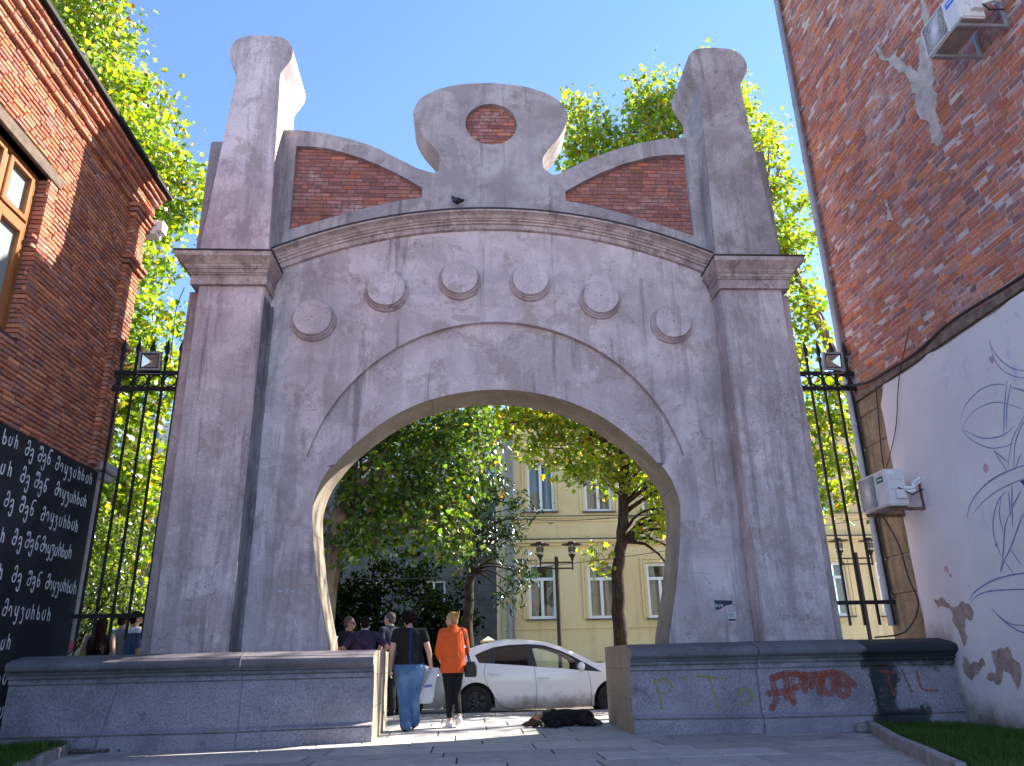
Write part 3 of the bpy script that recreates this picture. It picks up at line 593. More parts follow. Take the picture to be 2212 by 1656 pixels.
MUR=[[(-3.02,4.68),(-3.01,4.43),(-3.1,4.23),(-3.23,4.11),(-3.38,4.02),(-3.6,3.97)],[(-3.02,4.68),(-3.02,4.58),(-3.09,4.4),(-3.23,4.22),(-3.41,4.1),(-3.6,4.05)],[(-2.12,3.89),(-2.29,4.04),(-2.56,4.12),(-2.76,4.13),(-2.96,4.09),(-3.09,4.03)],[(-3.17,3.97),(-3.33,3.88),(-3.5,3.75)],
[(-2.1,3.77),(-2.31,3.88),(-2.51,3.92),(-2.75,3.91),(-2.9,3.87),(-3.04,3.8),(-3.25,3.67)],[(-2.1,3.77),(-2.19,3.62),(-2.39,3.46),(-2.59,3.36),(-2.81,3.32),(-2.97,3.32)],[(-2.15,3.73),(-2.38,3.57),(-2.59,3.49),(-2.86,3.46),(-3.06,3.51)],[(-3.14,4.08),(-2.97,3.76),(-2.85,3.47)],[(-3.2,4.03),(-3.03,3.78),(-2.91,3.5)],
[(-3.3,3.6),(-3.2,3.53),(-3.04,3.42),(-2.93,3.31),(-2.78,3.06)],[(-3.3,3.55),(-3.17,3.47),(-3.06,3.37),(-2.97,3.25),(-2.88,3.04)],[(-2.6,3.33),(-2.81,3.12)],[(-2.6,3.33),(-2.75,3.02)],[(-1.8,2.61),(-1.88,2.73),(-2.05,2.85),(-2.28,2.945),(-2.53,3.0),(-2.79,3.02),(-3.01,3.02),(-3.3,3.0)],[(-1.92,2.64),(-2.17,2.75),(-2.43,2.82),(-2.7,2.855),(-2.96,2.87),(-3.3,2.86)],[(-2.9,3.02),(-3.06,3.17)],
[(-2.64,2.79),(-2.48,2.72),(-2.36,2.6),(-2.27,2.45),(-2.24,2.26),(-2.29,2.04)],[(-2.53,2.74),(-2.43,2.54),(-2.43,2.33)],[(-2.6,2.51),(-2.49,2.4),(-2.41,2.25),(-2.3,2.02),(-2.2,1.87)],[(-2.95,2.55),(-2.79,2.43),(-2.66,2.3),(-2.49,2.13),(-2.32,1.99),(-2.21,1.87)],[(-2.32,1.99),(-2.44,1.8)],[(-2.48,2.11),(-2.6,1.9)],
[(-1.46,1.58),(-1.58,1.66),(-1.86,1.75),(-2.16,1.8),(-2.56,1.81),(-2.9,1.78)],[(-1.46,1.55),(-1.67,1.63),(-1.92,1.66),(-2.2,1.65),(-2.5,1.63),(-2.8,1.6)],[(-1.87,1.45),(-1.99,1.35),(-2.14,1.26),(-2.35,1.22),(-2.6,1.22)],[(-1.87,1.45),(-1.99,1.34),(-2.15,1.23),(-2.32,1.15),(-2.6,1.12)],[(-2.78,2.84),(-2.71,2.67),(-2.61,2.36)],[(-2.89,2.74),(-2.67,2.57)],[(-2.69,2.78),(-2.62,2.49)]]
g=G(); PR=lambda a,b,d:(RX-.03-d,a,b)
for i,q in enumerate(MUR): g.stroke(catmull(q,6),random.uniform(.010,.016),PR,.0015+i*.0001,taper=lambda t:.45+.75*sin(pi*min(1,max(0,t))))
g.obj('mural_line',plain('mural_blue',(.14,.18,.40),.7,var=.5,sc=9),pl,fixn=False).location=(0,0,0)
g=G(); g.prism([(-2.92,2.86),(-3.1,2.6),(-3.3,2.5),(-3.4,2.85)],[],.0012,.0002,PR); g.obj('mural_fill',plain('mural_deep_blue',(.02,.07,.27),.7,var=.5),pl).location=(0,0,0)
PEEL=[[(-.68,1.66),(-.96,1.59),(-1.22,1.54),(-1.34,1.57),(-1.45,1.53),(-1.5,1.42),(-1.4,1.32),(-1.3,1.37),(-1.25,1.25),(-1.27,1.13),(-1.12,1.01),(-1.1,1.21),(-1.0,1.33),(-1.04,1.42),(-.91,1.53),(-.73,1.52)],[(-1.09,.89),(-1.21,.78),(-1.36,.80),(-1.47,.87),(-1.49,.76),(-1.3,.66),(-1.14,.58),(-1.02,.68)],[(-1.68,.94),(-1.87,.98),(-2.02,.99),(-2.06,.85),(-2.15,.81),(-2.08,.55),(-2.,.48),(-1.95,.67),(-1.82,.72),(-1.75,.58),(-1.68,.54),(-1.46,.62),(-1.66,.68)]]
def ragged(P,k=5,j=.016):
    P=[tuple(p) for p in P]
    for lev in range(3):
        Q2=[]
        for i in range(len(P)):
            a=Vector(P[i]);b=Vector(P[(i+1)%len(P)]);Q2.append(tuple(a))
            if (b-a).length>.03: m_=a.lerp(b,random.uniform(.35,.65)); t=(b-a); Q2.append((m_.x-t.y*random.uniform(-.22,.22),m_.y+t.x*random.uniform(-.22,.22)))
        P=Q2
    return P
def ragged_old(P,k=5,j=.016):
    out=[]; n=len(P)
    for i in range(n):
        a=Vector(P[i]);b=Vector(P[(i+1)%n])
        for t in range(k): p=a.lerp(b,t/k); out.append((p.x+random.uniform(-j,j),p.y+random.uniform(-j,j)))
    return out
bare_=plain('bare_render',(.33,.25,.225),.95,var=.35,sc=8,bump=.5)
for q in PEEL: g=G(); g.prism(ragged(q),[],.0022,.0002,PR); g.obj('peeled_patch',bare_,pl).location=(0,0,0)
pk_=plain('pink_paint',(.50,.30,.36),.8,var=.4,sc=20)
for (y,z,r) in ((-1.12,2.02,.05),(-1.17,1.93,.028),(-2.38,3.15,.055),(-2.97,4.42,.05),(-2.24,2.2,.03)): g=G(); g.prism(ragged([(y+r*cos(k),z+r*1.2*sin(k)) for k in (0,1,2,3,4,5)],2,.012),[],.0016,.0002,PR); g.obj('pink_splash',pk_,pl).location=(0,0,0)
g=G(); 
for q in ([(-2.14,10.29),(-2.33,9.86),(-2.58,9.78),(-2.76,9.3),(-2.95,9.01),(-3.1,9.32),(-3.36,9.93),(-3.5,10.6),(-3.6,11.5),(-3.68,11.5),(-3.56,10.5),(-3.44,9.85),(-3.2,9.2),(-3.23,8.81),(-3.19,8.38),(-3.11,7.75),(-2.97,7.68),(-2.84,7.83),(-2.86,8.22),(-2.80,8.76),(-2.72,9.1),(-2.44,9.6),(-2.25,9.9)],[(-1.5,7.78),(-1.58,7.72),(-1.60,7.34),(-1.47,7.4)]): g.prism(ragged(q,4,.03),[],.02,-.01,YR)
g.obj('mortar_patch',plain('smeared_mortar',(.42,.36,.335),.95,var=.3,sc=5,bump=.9),rb)
g=G(); g.box(5.75,17,-8.6,.9,17.2,17.34); g.box(5.7,5.85,-8.6,1.0,17.1,17.3); g.obj('eaves',plain('eaves',(.14,.12,.10)),rb)
# downpipe on the corner
g=G(); pts=[(6.11,.50,17.1),(6.11,.50,5.55),(6.10,.48,5.3),(6.10,.46,5.0),(6.10,.45,1.35)]; g.tube(pts,.055,14)
for z in np.arange(1.9,17,1.35): xx=6.11 if z>5.4 else 6.10; yy=.50 if z>5.4 else .45; g.lathe([(.062,-.03),(.062,.03)],(xx,yy,z),n=14); g.box(xx,xx+.15,yy-.012,yy+.012,z-.09,z-.06)
g.obj('downpipe',MAT['zinc'],rb,smooth=40)
# ------------------------------------------------------------------ trees
def leafmat(name, rough, trans, gloss, tint=(1,1,1)):
    m=M(name); c=m.mix(1.,m.col(),tint,'MULTIPLY'); d=m.n('BsdfDiffuse',c,.6); tc=m.mix(1.,c,(1.25,1.2,.55),'MULTIPLY'); t=m.n('BsdfTranslucent',tc); mx=m.n('MixShader',trans,d.outputs[0],t.outputs[0]); gl=m.n('BsdfGlossy',(1,1,1),rough)
    fr=m.n('Fresnel',1.45); m2=m.n('MixShader',m.mul(fr.outputs[0],gloss),mx.outputs[0],gl.outputs[0]); m.t.links.new(m2.outputs[0],m.out.inputs[0]); return m.m
MAT['leaf']=leafmat('plane_leaf',.5,.66,.2); MAT['leaf_matte']=leafmat('matte_leaf',.6,.3,.0); MAT['leaf_gloss']=leafmat('glossy_leaf',.22,.28,.38)
def barkmat(name,a,b,sc):
    m=M(name); p=m.pos((1,1,.35)); k=m.ramp(m.noise(sc,p,5,.65,.4),.42,.58); return m.fin(m.mix(k,a,b),.95,m.noise(sc*3,p,5),.6,.03)
MAT['bark_p']=barkmat('mottled_bark',(.10,.075,.05),(.24,.20,.15),3.2); MAT['bark_d']=barkmat('dark_bark',(.022,.016,.013),(.055,.040,.030),9); MAT['twig']=plain('twig_bark',(.20,.15,.12),.9)
PLANE=[(0,0),(.22,-.04),(.50,.22),(.30,.36),(.46,.70),(.20,.60),(0,1.05)]
OVAL=[(0,0),(.13,.25),(.17,.5),(.12,.8),(0,1.)]
SMALL=[(0,0),(.3,.2),(.22,.65),(0,1.)]
def leaves(name, pos, size, cols, mat, parent, shape=PLANE, droop=.55, fold=.3, seed=1):
    r=np.random.default_rng(seed); n=len(pos); S=len(shape)
    nrm=r.normal(size=(n,3))*.75; nrm[:,2]+=droop*r.choice([1,1,1,.2],n); nrm/=np.linalg.norm(nrm,axis=1,keepdims=True)
    d=r.normal(size=(n,3)); d[:,2]-=.55; d-=nrm*np.sum(d*nrm,1,keepdims=True); d/=np.linalg.norm(d,axis=1,keepdims=True); sd=np.cross(d,nrm)
    sz=(size*r.uniform(.55,1.25,n))[:,None]; fa=fold*r.uniform(.2,1.3,n)[:,None]
    V=[]
    mid=[0,S-1]
    for i,(a,b) in enumerate(shape): V.append(pos+sz*(sd*a+d*b+nrm*(fa*abs(a)-.22*b*b)))
    for i,(a,b) in enumerate(shape[1:-1]): V.append(pos+sz*(-sd*a+d*b+nrm*(fa*abs(a)-.22*b*b)))
    V=np.stack(V,1); nv=V.shape[1]
    base=(np.arange(n)*nv)[:,None]
    f1=base+np.arange(S)[None]; f2=base+np.array([0]+[S-1]+list(range(nv-1,S-1,-1)))[None]
    F=np.concatenate([f1,f2],0); me=bpy.data.meshes.new(name); me.vertices.add(n*nv); me.vertices.foreach_set('co',V.reshape(-1).astype(np.float32))
    me.loops.add(F.size); me.loops.foreach_set('vertex_index',F.reshape(-1).astype(np.int32)); me.polygons.add(len(F)); me.polygons.foreach_set('loop_start',(np.arange(len(F))*S).astype(np.int32))
    me.update(calc_edges=True); me.validate()
    a=me.color_attributes.new('col','FLOAT_COLOR','POINT'); cc=np.repeat(np.concatenate([cols,np.ones((n,1))],1),nv,0).astype(np.float32); a.data.foreach_set('color',cc.ravel())
    return link(name,me,mat,parent)
YG=np.array([(.29,.40,.022),(.22,.36,.022),(.37,.42,.025),(.15,.28,.02),(.46,.40,.03),(.10,.19,.02),(.32,.16,.03)]); YW=np.array([.27,.27,.16,.14,.09,.05,.02])
DG=np.array([(.085,.17,.025),(.06,.135,.025),(.12,.23,.025),(.20,.31,.02),(.36,.38,.03),(.24,.14,.03)]); DW=np.array([.32,.24,.2,.14,.08,.02])
MG=np.array([(.020,.050,.014),(.030,.065,.018),(.045,.085,.022),(.07,.05,.02)]); MW=np.array([.4,.35,.17,.08])
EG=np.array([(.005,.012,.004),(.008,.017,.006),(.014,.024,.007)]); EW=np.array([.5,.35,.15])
def crown(lobes, dens, spread, per, r, hole=.0):
    # lobes (x,y,z,rx,ry,rz): leaf clumps scattered mostly in the outer shell; returns clump centres and leaf points
    C=[]
    for (x,y,z,rx,ry,rz) in lobes:
        k=max(4,int(dens*(rx*ry*rz)**(1/1.5)));
        u=r.normal(size=(k,3)); u/=np.linalg.norm(u,axis=1,keepdims=True); rad=r.uniform(.15,1.,k)**(.45)
        rad*=1+.18*np.sin(u[:,0]*5+x)*np.cos(u[:,2]*6+z); C.append(np.array([x,y,z])+u*rad[:,None]*np.array([rx,ry,rz]))
    C=np.concatenate(C); n=r.poisson(per,len(C)); P=np.repeat(C,n,0)+r.normal(size=(n.sum(),3))*spread*np.array([1,1,.75]); T=np.repeat(r.uniform(.62,1.3,len(C)),n); return C,P,T
def tree(name,label,trunk,radii,bark,lobes,dens,spread,per,size,pal,w,mat,seed,shape=PLANE,nbr=40,group=None,cat='tree',twig=True,droop=.55,clip=None,brmin=.5):
    r=np.random.default_rng(seed); random.seed(seed); t0=trunk[0]; root=empty(name,t0,0,label,cat,group)
    g=G(); path=catmull(trunk,5); R=[radii[0]+(radii[1]-radii[0])*(i/(len(path)-1))**.8 for i in range(len(path))]
    R[0]*=1.25; g.tube([(p[0]+random.gauss(0,.012),p[1]+random.gauss(0,.012),p[2]) for p in path],R,14)
    C,P,TN=crown(lobes,dens,spread,per,r)
    T=[Vector(p) for p in path]; sub=[T[i] for i in range(len(T)) if i>len(T)*brmin]
    idx=r.permutation(len(C))[:nbr]; limb=G()
    for j,i in enumerate(idx):
        c=Vector(C[i]); s=min(sub,key=lambda q:(q-c).length+max(0,q.z-c.z+.6)*2.5); L=(c-s).length
        m1=s.lerp(c,.4)+Vector((random.gauss(0,.08),random.gauss(0,.08),.16))*L; k=.028*L**.75+.012
        pts=catmull([tuple(s),tuple(m1),tuple(c)],5); pts=[(p[0]+random.gauss(0,.02),p[1]+random.gauss(0,.02),p[2]) for p in pts]
        limb.tube(pts,[k*(1-.85*q/(len(pts)-1)) for q in range(len(pts))],6)
    if twig:
        for i in r.permutation(len(C))[:nbr*5]:
            c=Vector(C[i]); s=Vector(C[r.integers(len(C))])
            dd=np.linalg.norm(C-C[i],axis=1); near=np.argsort(dd)[1:4]; s=Vector(C[near[r.integers(len(near))]])
            limb.tube([c,c.lerp(s,.5)+Vector((random.gauss(0,.1),random.gauss(0,.1),random.gauss(.05,.1))),s+Vector((0,0,.1))],[.012,.009,.004],4,cap=False)
    g.obj('trunk',bark,root,smooth=60); limb.obj('branches',MAT['twig'] if bark is not MAT['bark_d'] else bark,root,smooth=60,fixn=False)
    pick=r.choice(len(w),len(P),p=np.array(w)/sum(w)); cols=pal[pick]*r.uniform(.75,1.25,(len(P),1))*TN[:,None]
    # leaves in a clump share a tone
    leaves('crown',P,size,cols,mat,root,shape,droop,seed=seed); return root,len(P)
NL={}
_,NL['A']=tree('plane_tree','very tall yellow green plane tree rising behind the left brick building',[(-10.9,7.6,.08),(-10.7,7.6,5),(-10.9,7.8,11),(-11.2,7.8,17)],(.36,.10),MAT['bark_p'],
  [(-11,7.6,13.5,2.1,2.2,3.4),(-12.3,7.6,17,2.4,2.2,3.2),(-9.6,7.2,10.5,1.4,1.6,2.3),(-9.6,7.0,14,1.2,1.5,2.0),(-9.3,7.2,6.8,1.2,1.5,2.2),(-10.6,7.5,8.4,1.6,1.8,2.2),(-9.9,7.3,4.2,1.5,1.5,1.6),(-8.5,7.2,13.6,.8,.9,1.1),(-8.4,7.2,8.6,.8,1.,1.3),(-8.7,8.4,5.0,.9,.9,1.6),(-8.9,8.6,2.8,1.0,.9,1.2),(-10.4,7.5,16.2,1.2,1.2,1.6),(-13.6,7.6,20,2.2,2,2.4),(-11.9,7.4,19.6,1.2,1.2,1.6)],31,.30,28,.17,YG,YW,MAT['leaf'],11,nbr=70)
_,NL['B']=tree('plane_tree','tall thin leaved plane tree above the gateway at right with sky showing through',[(10.9,7.6,.08),(10.7,7.6,4.5),(9.7,7.6,9),(8.4,7.6,13.5)],(.30,.08),MAT['bark_p'],
  [(4.4,7.5,14.8,1.62,1.53,2.22),(3.3,7.3,14.9,0.85,1.02,1.53),(6.1,7.5,16.0,1.45,1.45,2.22),(7.9,7.5,15.8,1.36,1.36,2.22),(8.8,7.5,12.9,0.94,1.19,2.13),(8.7,7.5,10.0,0.77,1.11,1.53),(9.0,7.3,7.1,0.77,1.02,1.19),(8.8,7.3,5.3,1.02,1.02,1.11),(5.0,7.5,12.5,1.53,1.36,1.36),(2.7,7.3,16.6,0.43,0.60,0.85),(7.3,7.5,18.0,0.68,0.77,0.77),(5.2,7.5,17.5,0.51,0.68,0.77)],36,.27,27,.165,YG,YW*np.array([1,1,1.4,.8,1,.4,.6]),MAT['leaf'],23,nbr=60)
_,NL['C']=tree('street_tree','street tree with a leaning dark trunk and yellow green leaves framed in the arch',[(3.38,9,.08),(3.5,9,1.6),(3.52,9,2.9),(3.72,9,4.2),(3.85,9,5.4),(4.0,9,6.8)],(.21,.12),MAT['bark_d'],
  [(3.8,8.9,6.0,1.3,.6,.7),(5.3,8.8,5.2,.9,.55,1.1),(5.75,8.8,3.8,.6,.5,.9),(5.0,8.7,6.8,1.6,.6,.8),(2.6,8.8,6.9,1.3,.5,.55),(1.1,8.6,7.6,1.4,.5,.5),(3.4,8.7,7.9,1.6,.6,.6),(-.2,8.6,8.2,1.2,.5,.45),(2.3,8.6,5.9,.8,.4,.35),(4.6,8.6,4.3,.45,.4,.3),(3.0,8.7,3.5,.25,.3,.2),(5.8,8.6,5.6,.8,.5,1.3),(2.2,8.5,7.3,1.3,.5,.5),(5.5,8.7,3.1,.45,.45,.6),(1.6,8.6,6.4,.9,.4,.35),(4.5,8.6,7.3,1.2,.5,.6),(.4,8.5,7.2,.8,.4,.4)],54,.22,23,.15,YG*1.12,YW*np.array([1.5,1,1.9,.5,1.8,.25,1.4]),MAT['leaf'],31,nbr=46)
_,NL['D']=tree('plane_tree','thick trunked plane tree with peeling bark and dense green leaves at left of arch',[(-3.72,6,.08),(-3.66,6,1.5),(-3.55,6.05,3),(-3.3,6.3,5),(-3.0,6.8,8)],(.36,.15),MAT['bark_p'],
  [(-2.4,6.4,5.3,1.5,1.4,1.3),(-1.1,6.5,5.0,1.2,1.3,1.2),(-2.9,6.2,6.8,1.6,1.5,1.2),(-1.3,6.4,6.8,1.5,1.4,1.1),(-2.1,6.2,4.0,1.1,1.0,.6),(-1.1,6.3,3.7,.8,.9,.5),(-.4,6.4,6.0,.7,.9,.9),(-3.1,5.8,3.7,.5,.5,.6),(-2.7,6.4,8.4,1.6,1.6,1.2),(-4.4,6.4,6.2,1.2,1.3,1.5)],40,.23,30,.135,DG,DW,MAT['leaf'],41,nbr=50)
_,NL['E']=tree('magnolia_tree','dark glossy leaved magnolia standing in the middle of the arch view',[(-.42,13,.08),(-.45,13,1.9),(-.38,13,3.2),(-.1,13,5.5),(.1,13,8.6)],(.22,.07),MAT['bark_d'],
  [(.5,12.8,5.0,.9,.9,1.1),(-.2,12.8,4.4,.9,.9,.7),(.1,12.8,6.6,.9,.9,1.0),(1.1,12.6,3.7,.6,.7,.6),(1.25,12.6,5.6,.5,.6,.4),(.1,12.8,8.3,.9,.9,1.0),(-.9,12.8,5.5,.7,.8,.9),(.7,12.7,2.9,.5,.5,.3)],26,.2,26,.20,MG,MW,MAT['leaf_gloss'],51,shape=OVAL,nbr=36,droop=.1)
_,NL['F']=tree('street_tree','unseen open crowned street tree added beyond the right building for dappled shade',[(13.5,7.2,.08),(13.6,7.2,5),(13.5,7.2,10),(13.4,7.2,14)],(.28,.08),MAT['bark_p'],
  [(13.4,7.2,16.5,1.6,1.8,2.),(13.2,7.0,12.5,2.,1.6,1.6),(13.3,7.6,9.5,1.4,1.5,1.2)],6,.3,15,.17,YG,YW,MAT['leaf'],91,nbr=26)  # tree out of view, added to dapple the sunlight around the arch
def bush(name,label,c,lobes,dens,per,size,pal,w,mat,seed,shape=SMALL,cat='bush',spread=.2):
    r=np.random.default_rng(seed); random.seed(seed); root=empty(name,c,0,label,cat); g=G(); C,P,TN=crown(lobes,dens,spread,per,r)
    for i in r.permutation(len(C))[:24]: g.tube([(c[0]+random.gauss(0,.1),c[1]+random.gauss(0,.1),c[2]),tuple(np.array(c)*.35+C[i]*.65+np.array([0,0,.1])),tuple(C[i])],[.03,.02,.006],5)
    g.obj('stems',MAT['bark_d'],root,fixn=False); pick=r.choice(len(w),len(P),p=np.array(w)/sum(w)); leaves('foliage',P,size,pal[pick]*r.uniform(.7,1.3,(len(P),1)),mat,root,shape,.3,seed=seed)
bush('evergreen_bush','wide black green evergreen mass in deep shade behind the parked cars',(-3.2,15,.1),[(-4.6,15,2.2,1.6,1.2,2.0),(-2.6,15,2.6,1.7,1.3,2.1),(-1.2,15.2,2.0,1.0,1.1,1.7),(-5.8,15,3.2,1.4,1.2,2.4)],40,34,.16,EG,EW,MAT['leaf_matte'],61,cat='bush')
HG=np.array([(.10,.15,.02),(.07,.12,.02),(.15,.19,.025),(.045,.08,.015)]); HW=np.array([.35,.3,.2,.15])
bush('hedge_bush','tall leafy yellow green bush seen through the left railing',(-9.6,6.2,.08),[(-9.9,6.3,1.6,1.3,.8,1.5),(-8.6,6.3,1.5,1.1,.8,1.4),(-9.2,6.4,3.2,1.3,.9,1.4),(-7.6,6.5,1.6,.8,.8,1.4)],46,34,.10,HG,HW,MAT['leaf'],71)
PGc=np.array([(.42,.48,.14),(.34,.42,.10),(.50,.52,.22)]); PW=np.array([.4,.35,.25])
bush('feathery_bush','small pale feathery bush beside the end of the black wall',(-7.55,3.,.05),[(-7.5,3.,.85,.33,.3,.42),(-7.75,3.,.6,.3,.3,.4)],70,40,.08,PGc,PW,MAT['leaf'],81,shape=OVAL,spread=.1)
# ------------------------------------------------------------------ far buildings
FY=20.
m=M('ochre_render'); p=m.pos(); c=m.mix(m.ramp(m.noise(.35,p,6,.6),.35,.65),(.74,.565,.285),(.80,.65,.36)); st=m.ramp(m.noise(1.,m.pos((1.6,1.6,.18)),6,.65),.5,.72); c=m.mix(m.mul(st,.45),c,(.50,.38,.21))
fz=m.n('MapRange',m.noise(22,p,4),.3,.7,.88,1.1).outputs[0]; MAT['ochre']=m.fin(m.mix(1.,c,m.n('CombineColor',fz,fz,fz).outputs[0],'MULTIPLY'),.9,m.noise(14),.2,.01)
yb=empty('apartment_building',(9,FY,0),label='ochre rendered two storey building with white framed windows behind the arch',cat='building')
cxs=[2.58+2.42*i for i in range(8)]; wins=[]
g=G(); g.box(1.0,22,FY-.165,FY-.002,5.662,5.71); g.box(1.0,22,FY-.10,FY-.002,6.622,6.65); g.obj('ledge_flashing',plain('mossy_ledge',(.09,.085,.065),.9,var=.5,sc=3),yb)
for i,x in enumerate(cxs):
    dz=-.02*i; wins.append((x,.56,2.56+dz,4.72+dz)); wins.append((x+.07,.57,6.85+dz,9.0+dz))
g=G(); XF=lambda a,b,d:(a,FY+d,b)
g.prism([(1.05,0),(22,0),(22,10.9),(1.05,10.9)],[[(x-w,z0),(x+w,z0),(x+w,z1),(x-w,z1)] for x,w,z0,z1 in wins],0,.35,XF); g.box(1.05,1.35,FY+.352,FY+9,0,10.9); g.box(21.7,22,FY+.352,FY+9,0,10.9)
g.obj('wall',MAT['ochre'],yb)
for nm,zs in (('string_course',((5.42,5.54,-.08),(5.54,5.66,-.16),(6.40,6.55,-.05),(6.55,6.62,-.09))),('base_course',((2.15,2.24,-.05),(0,1.45,-.04)))):
    g=G()
    for z0,z1,d in zs: g.box(1.0,22,FY+d,FY+.01,z0,z1)
    g.obj(nm,MAT['ochre'],yb,bevel=.015)
g=G(); 
for k in range(5): g.box(.9,22.1,FY-.1-.07*k,FY+.2,10.5+.1*k,10.6+.1*k-.004)
g.obj('cornice',MAT['ochre'],yb); g=G(); g.box(.7,22.2,FY-.6,FY+9.5,11.0,11.1); g.obj('roof',plain('roof_sheet',(.12,.08,.07),.7),yb)
m=M('curtain'); k=m.noise(1.,m.pos((22,1,.5)),3); MAT['curtain']=m.fin(m.mix(k,(.40,.41,.39),(.66,.67,.64)),.9)
MAT['upvc']=plain('window_plastic',(.82,.82,.80),.35,var=.03)
for i,(x,w,z0,z1) in enumerate(wins):
    g=G(); b=FY-.04
    for d,t,y0 in ((.12,.10,-.03),(.24,.10,-.05)):
        g.box(x-w-d,x-w-d+t,FY+y0,FY+.01,z0,z1+d); g.box(x+w+d-t,x+w+d,FY+y0,FY+.01,z0,z1+d); g.box(x-w-d+t,x+w+d-t,FY+y0,FY+.01,z1+d-t,z1+d)
    so=g.obj('window_surround',MAT['ochre'],yb)
    g=G(); yy=FY+.10; t=.115
    for a,bb,c0,c1 in ((x-w,x-w+t,z0,z1),(x+w-t,x+w,z0,z1),(x-w+t,x+w-t,z0,z0+t),(x-w+t,x+w-t,z1-t,z1),(x-.06,x+.06,z0+t,z1-t if i%2 else z0+.69*(z1-z0))): g.box(a,bb,yy,yy+.07,c0,c1)
    if i%2==0: g.box(x-w+t,x+w-t,yy-.004,yy+.07,z0+.69*(z1-z0),z0+.69*(z1-z0)+.12)
    wn=g.obj('window',MAT['upvc'],yb,bevel=.006)
    g=G(); g.box(x-w-.12,x+w+.12,FY-.12,FY+.2,z0-.06,z0-.004); o=g.obj('sill',plain('sill_metal',(.10,.09,.085),.6) if 'sill_metal' not in bpy.data.materials else bpy.data.materials['sill_metal'],wn); o.location=(0,0,0)
    g=G(); g.add([(x-w,yy+.04,z0),(x+w,yy+.04,z0),(x+w,yy+.04,z1),(x-w,yy+.04,z1)],[(0,1,2,3)]); o=g.obj('pane',MAT['clear'],wn); o.location=(0,0,0)
    g=G(); n=24; x0,x1=(x-w,x-.1) if i%3 else (x-w,x+w*.2)
    for (x0,x1) in ((x-w,x-w*.25),(x+w*.35,x+w)): g.add([(x0+(x1-x0)*k/n,yy+.22+.03*sin(k*1.9),z) for z in (z0,z1) for k in range(n+1)],[(k,k+1,n+2+k,n+1+k) for k in range(n)])
    o=g.obj('curtain',MAT['curtain'],wn,smooth=60); o.location=(0,0,0)
    g=G(); g.box(x-w-.3,x+w+.3,FY+2.2,FY+2.25,z0-.2,z1+.3); o=g.obj('room_back',plain('room_dark',(.12,.125,.11),.9) if 'room_dark' not in bpy.data.materials else bpy.data.materials['room_dark'],wn); o.location=(0,0,0)
g=G()
for xx in (1.2,1.42): g.tube([(xx,FY-.12,0),(xx,FY-.12,10.4)],.06,10)
g.obj('drain_pipe',MAT['zinc'],yb,smooth=40)
sb=empty('stone_building',(-8,23,0),label='grey stone block building in shade behind the magnolia',cat='building')
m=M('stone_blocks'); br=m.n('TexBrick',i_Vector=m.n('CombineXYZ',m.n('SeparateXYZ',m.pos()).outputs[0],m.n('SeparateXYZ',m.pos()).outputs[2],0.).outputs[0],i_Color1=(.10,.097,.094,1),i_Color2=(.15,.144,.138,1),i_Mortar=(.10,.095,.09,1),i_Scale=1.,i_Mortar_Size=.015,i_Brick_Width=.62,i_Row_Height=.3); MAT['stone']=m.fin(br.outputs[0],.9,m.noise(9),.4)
sw=[(x,z) for x in (-13.2,-10.4,-7.6,-4.6,-1.9) for z in (2.5,6.4)]
g=G(); g.prism([(-26,0),(.85,0),(.85,8.9),(-26,8.9)],[[(x-.5,z),(x+.5,z),(x+.5,z+1.9),(x-.5,z+1.9)] for x,z in sw],23,23.4,XZ); g.obj('wall',MAT['stone'],sb)
g=G(); g.box(-26.3,1.,22.6,23.45,8.902,9.2); g.obj('cornice',plain('pale_cornice',(.4,.4,.4)),sb,bevel=.03)
for x,z in sw:
    g=G()
    for a,bb,c0,c1 in ((x-.5,x-.43,z,z+1.9),(x+.43,x+.5,z,z+1.9),(x-.43,x+.43,z,z+.07),(x-.43,x+.43,z+1.83,z+1.9),(x-.04,x+.04,z+.07,z+1.83)): g.box(a,bb,23.12,23.2,c0,c1)
    wn=g.obj('window',MAT['upvc'],sb); g=G(); g.add([(x-.5,23.17,z),(x+.5,23.17,z),(x+.5,23.17,z+1.9),(x-.5,23.17,z+1.9)],[(0,1,2,3)]); o=g.obj('pane',MAT['glass'],wn); o.location=(0,0,0)
pb=empty('apartment_building',(-4,40,0),label='pale grey apartment block with blue tinted windows showing between tree crowns',cat='building')
g=G(); pw_=[(x,z) for x in np.arange(-22,8,2.6) for z in np.arange(3,16,3.2)]
g.prism([(-24,0),(9,0),(9,17),(-24,17)],[[(x-.6,z),(x+.6,z),(x+.6,z+1.7),(x-.6,z+1.7)] for x,z in pw_],40,40.4,XZ); g.obj('wall',plain('pale_render',(.52,.51,.50),.9,sc=1.),pb)
gp=plain('blue_pane',(.16,.28,.46),.15,var=.1)
for x,z in pw_:
    g=G()
    for a,bb,c0,c1 in ((x-.6,x-.52,z,z+1.7),(x+.52,x+.6,z,z+1.7),(x-.52,x+.52,z,z+.08),(x-.52,x+.52,z+1.62,z+1.7),(x-.04,x+.04,z+.08,z+1.62)): g.box(a,bb,40.12,40.2,c0,c1)
    wn=g.obj('window',MAT['upvc'],pb); g=G(); g.add([(x-.6,40.17,z),(x+.6,40.17,z),(x+.6,40.17,z+1.7),(x-.6,40.17,z+1.7)],[(0,1,2,3)]); o=g.obj('pane',gp,wn); o.location=(0,0,0)
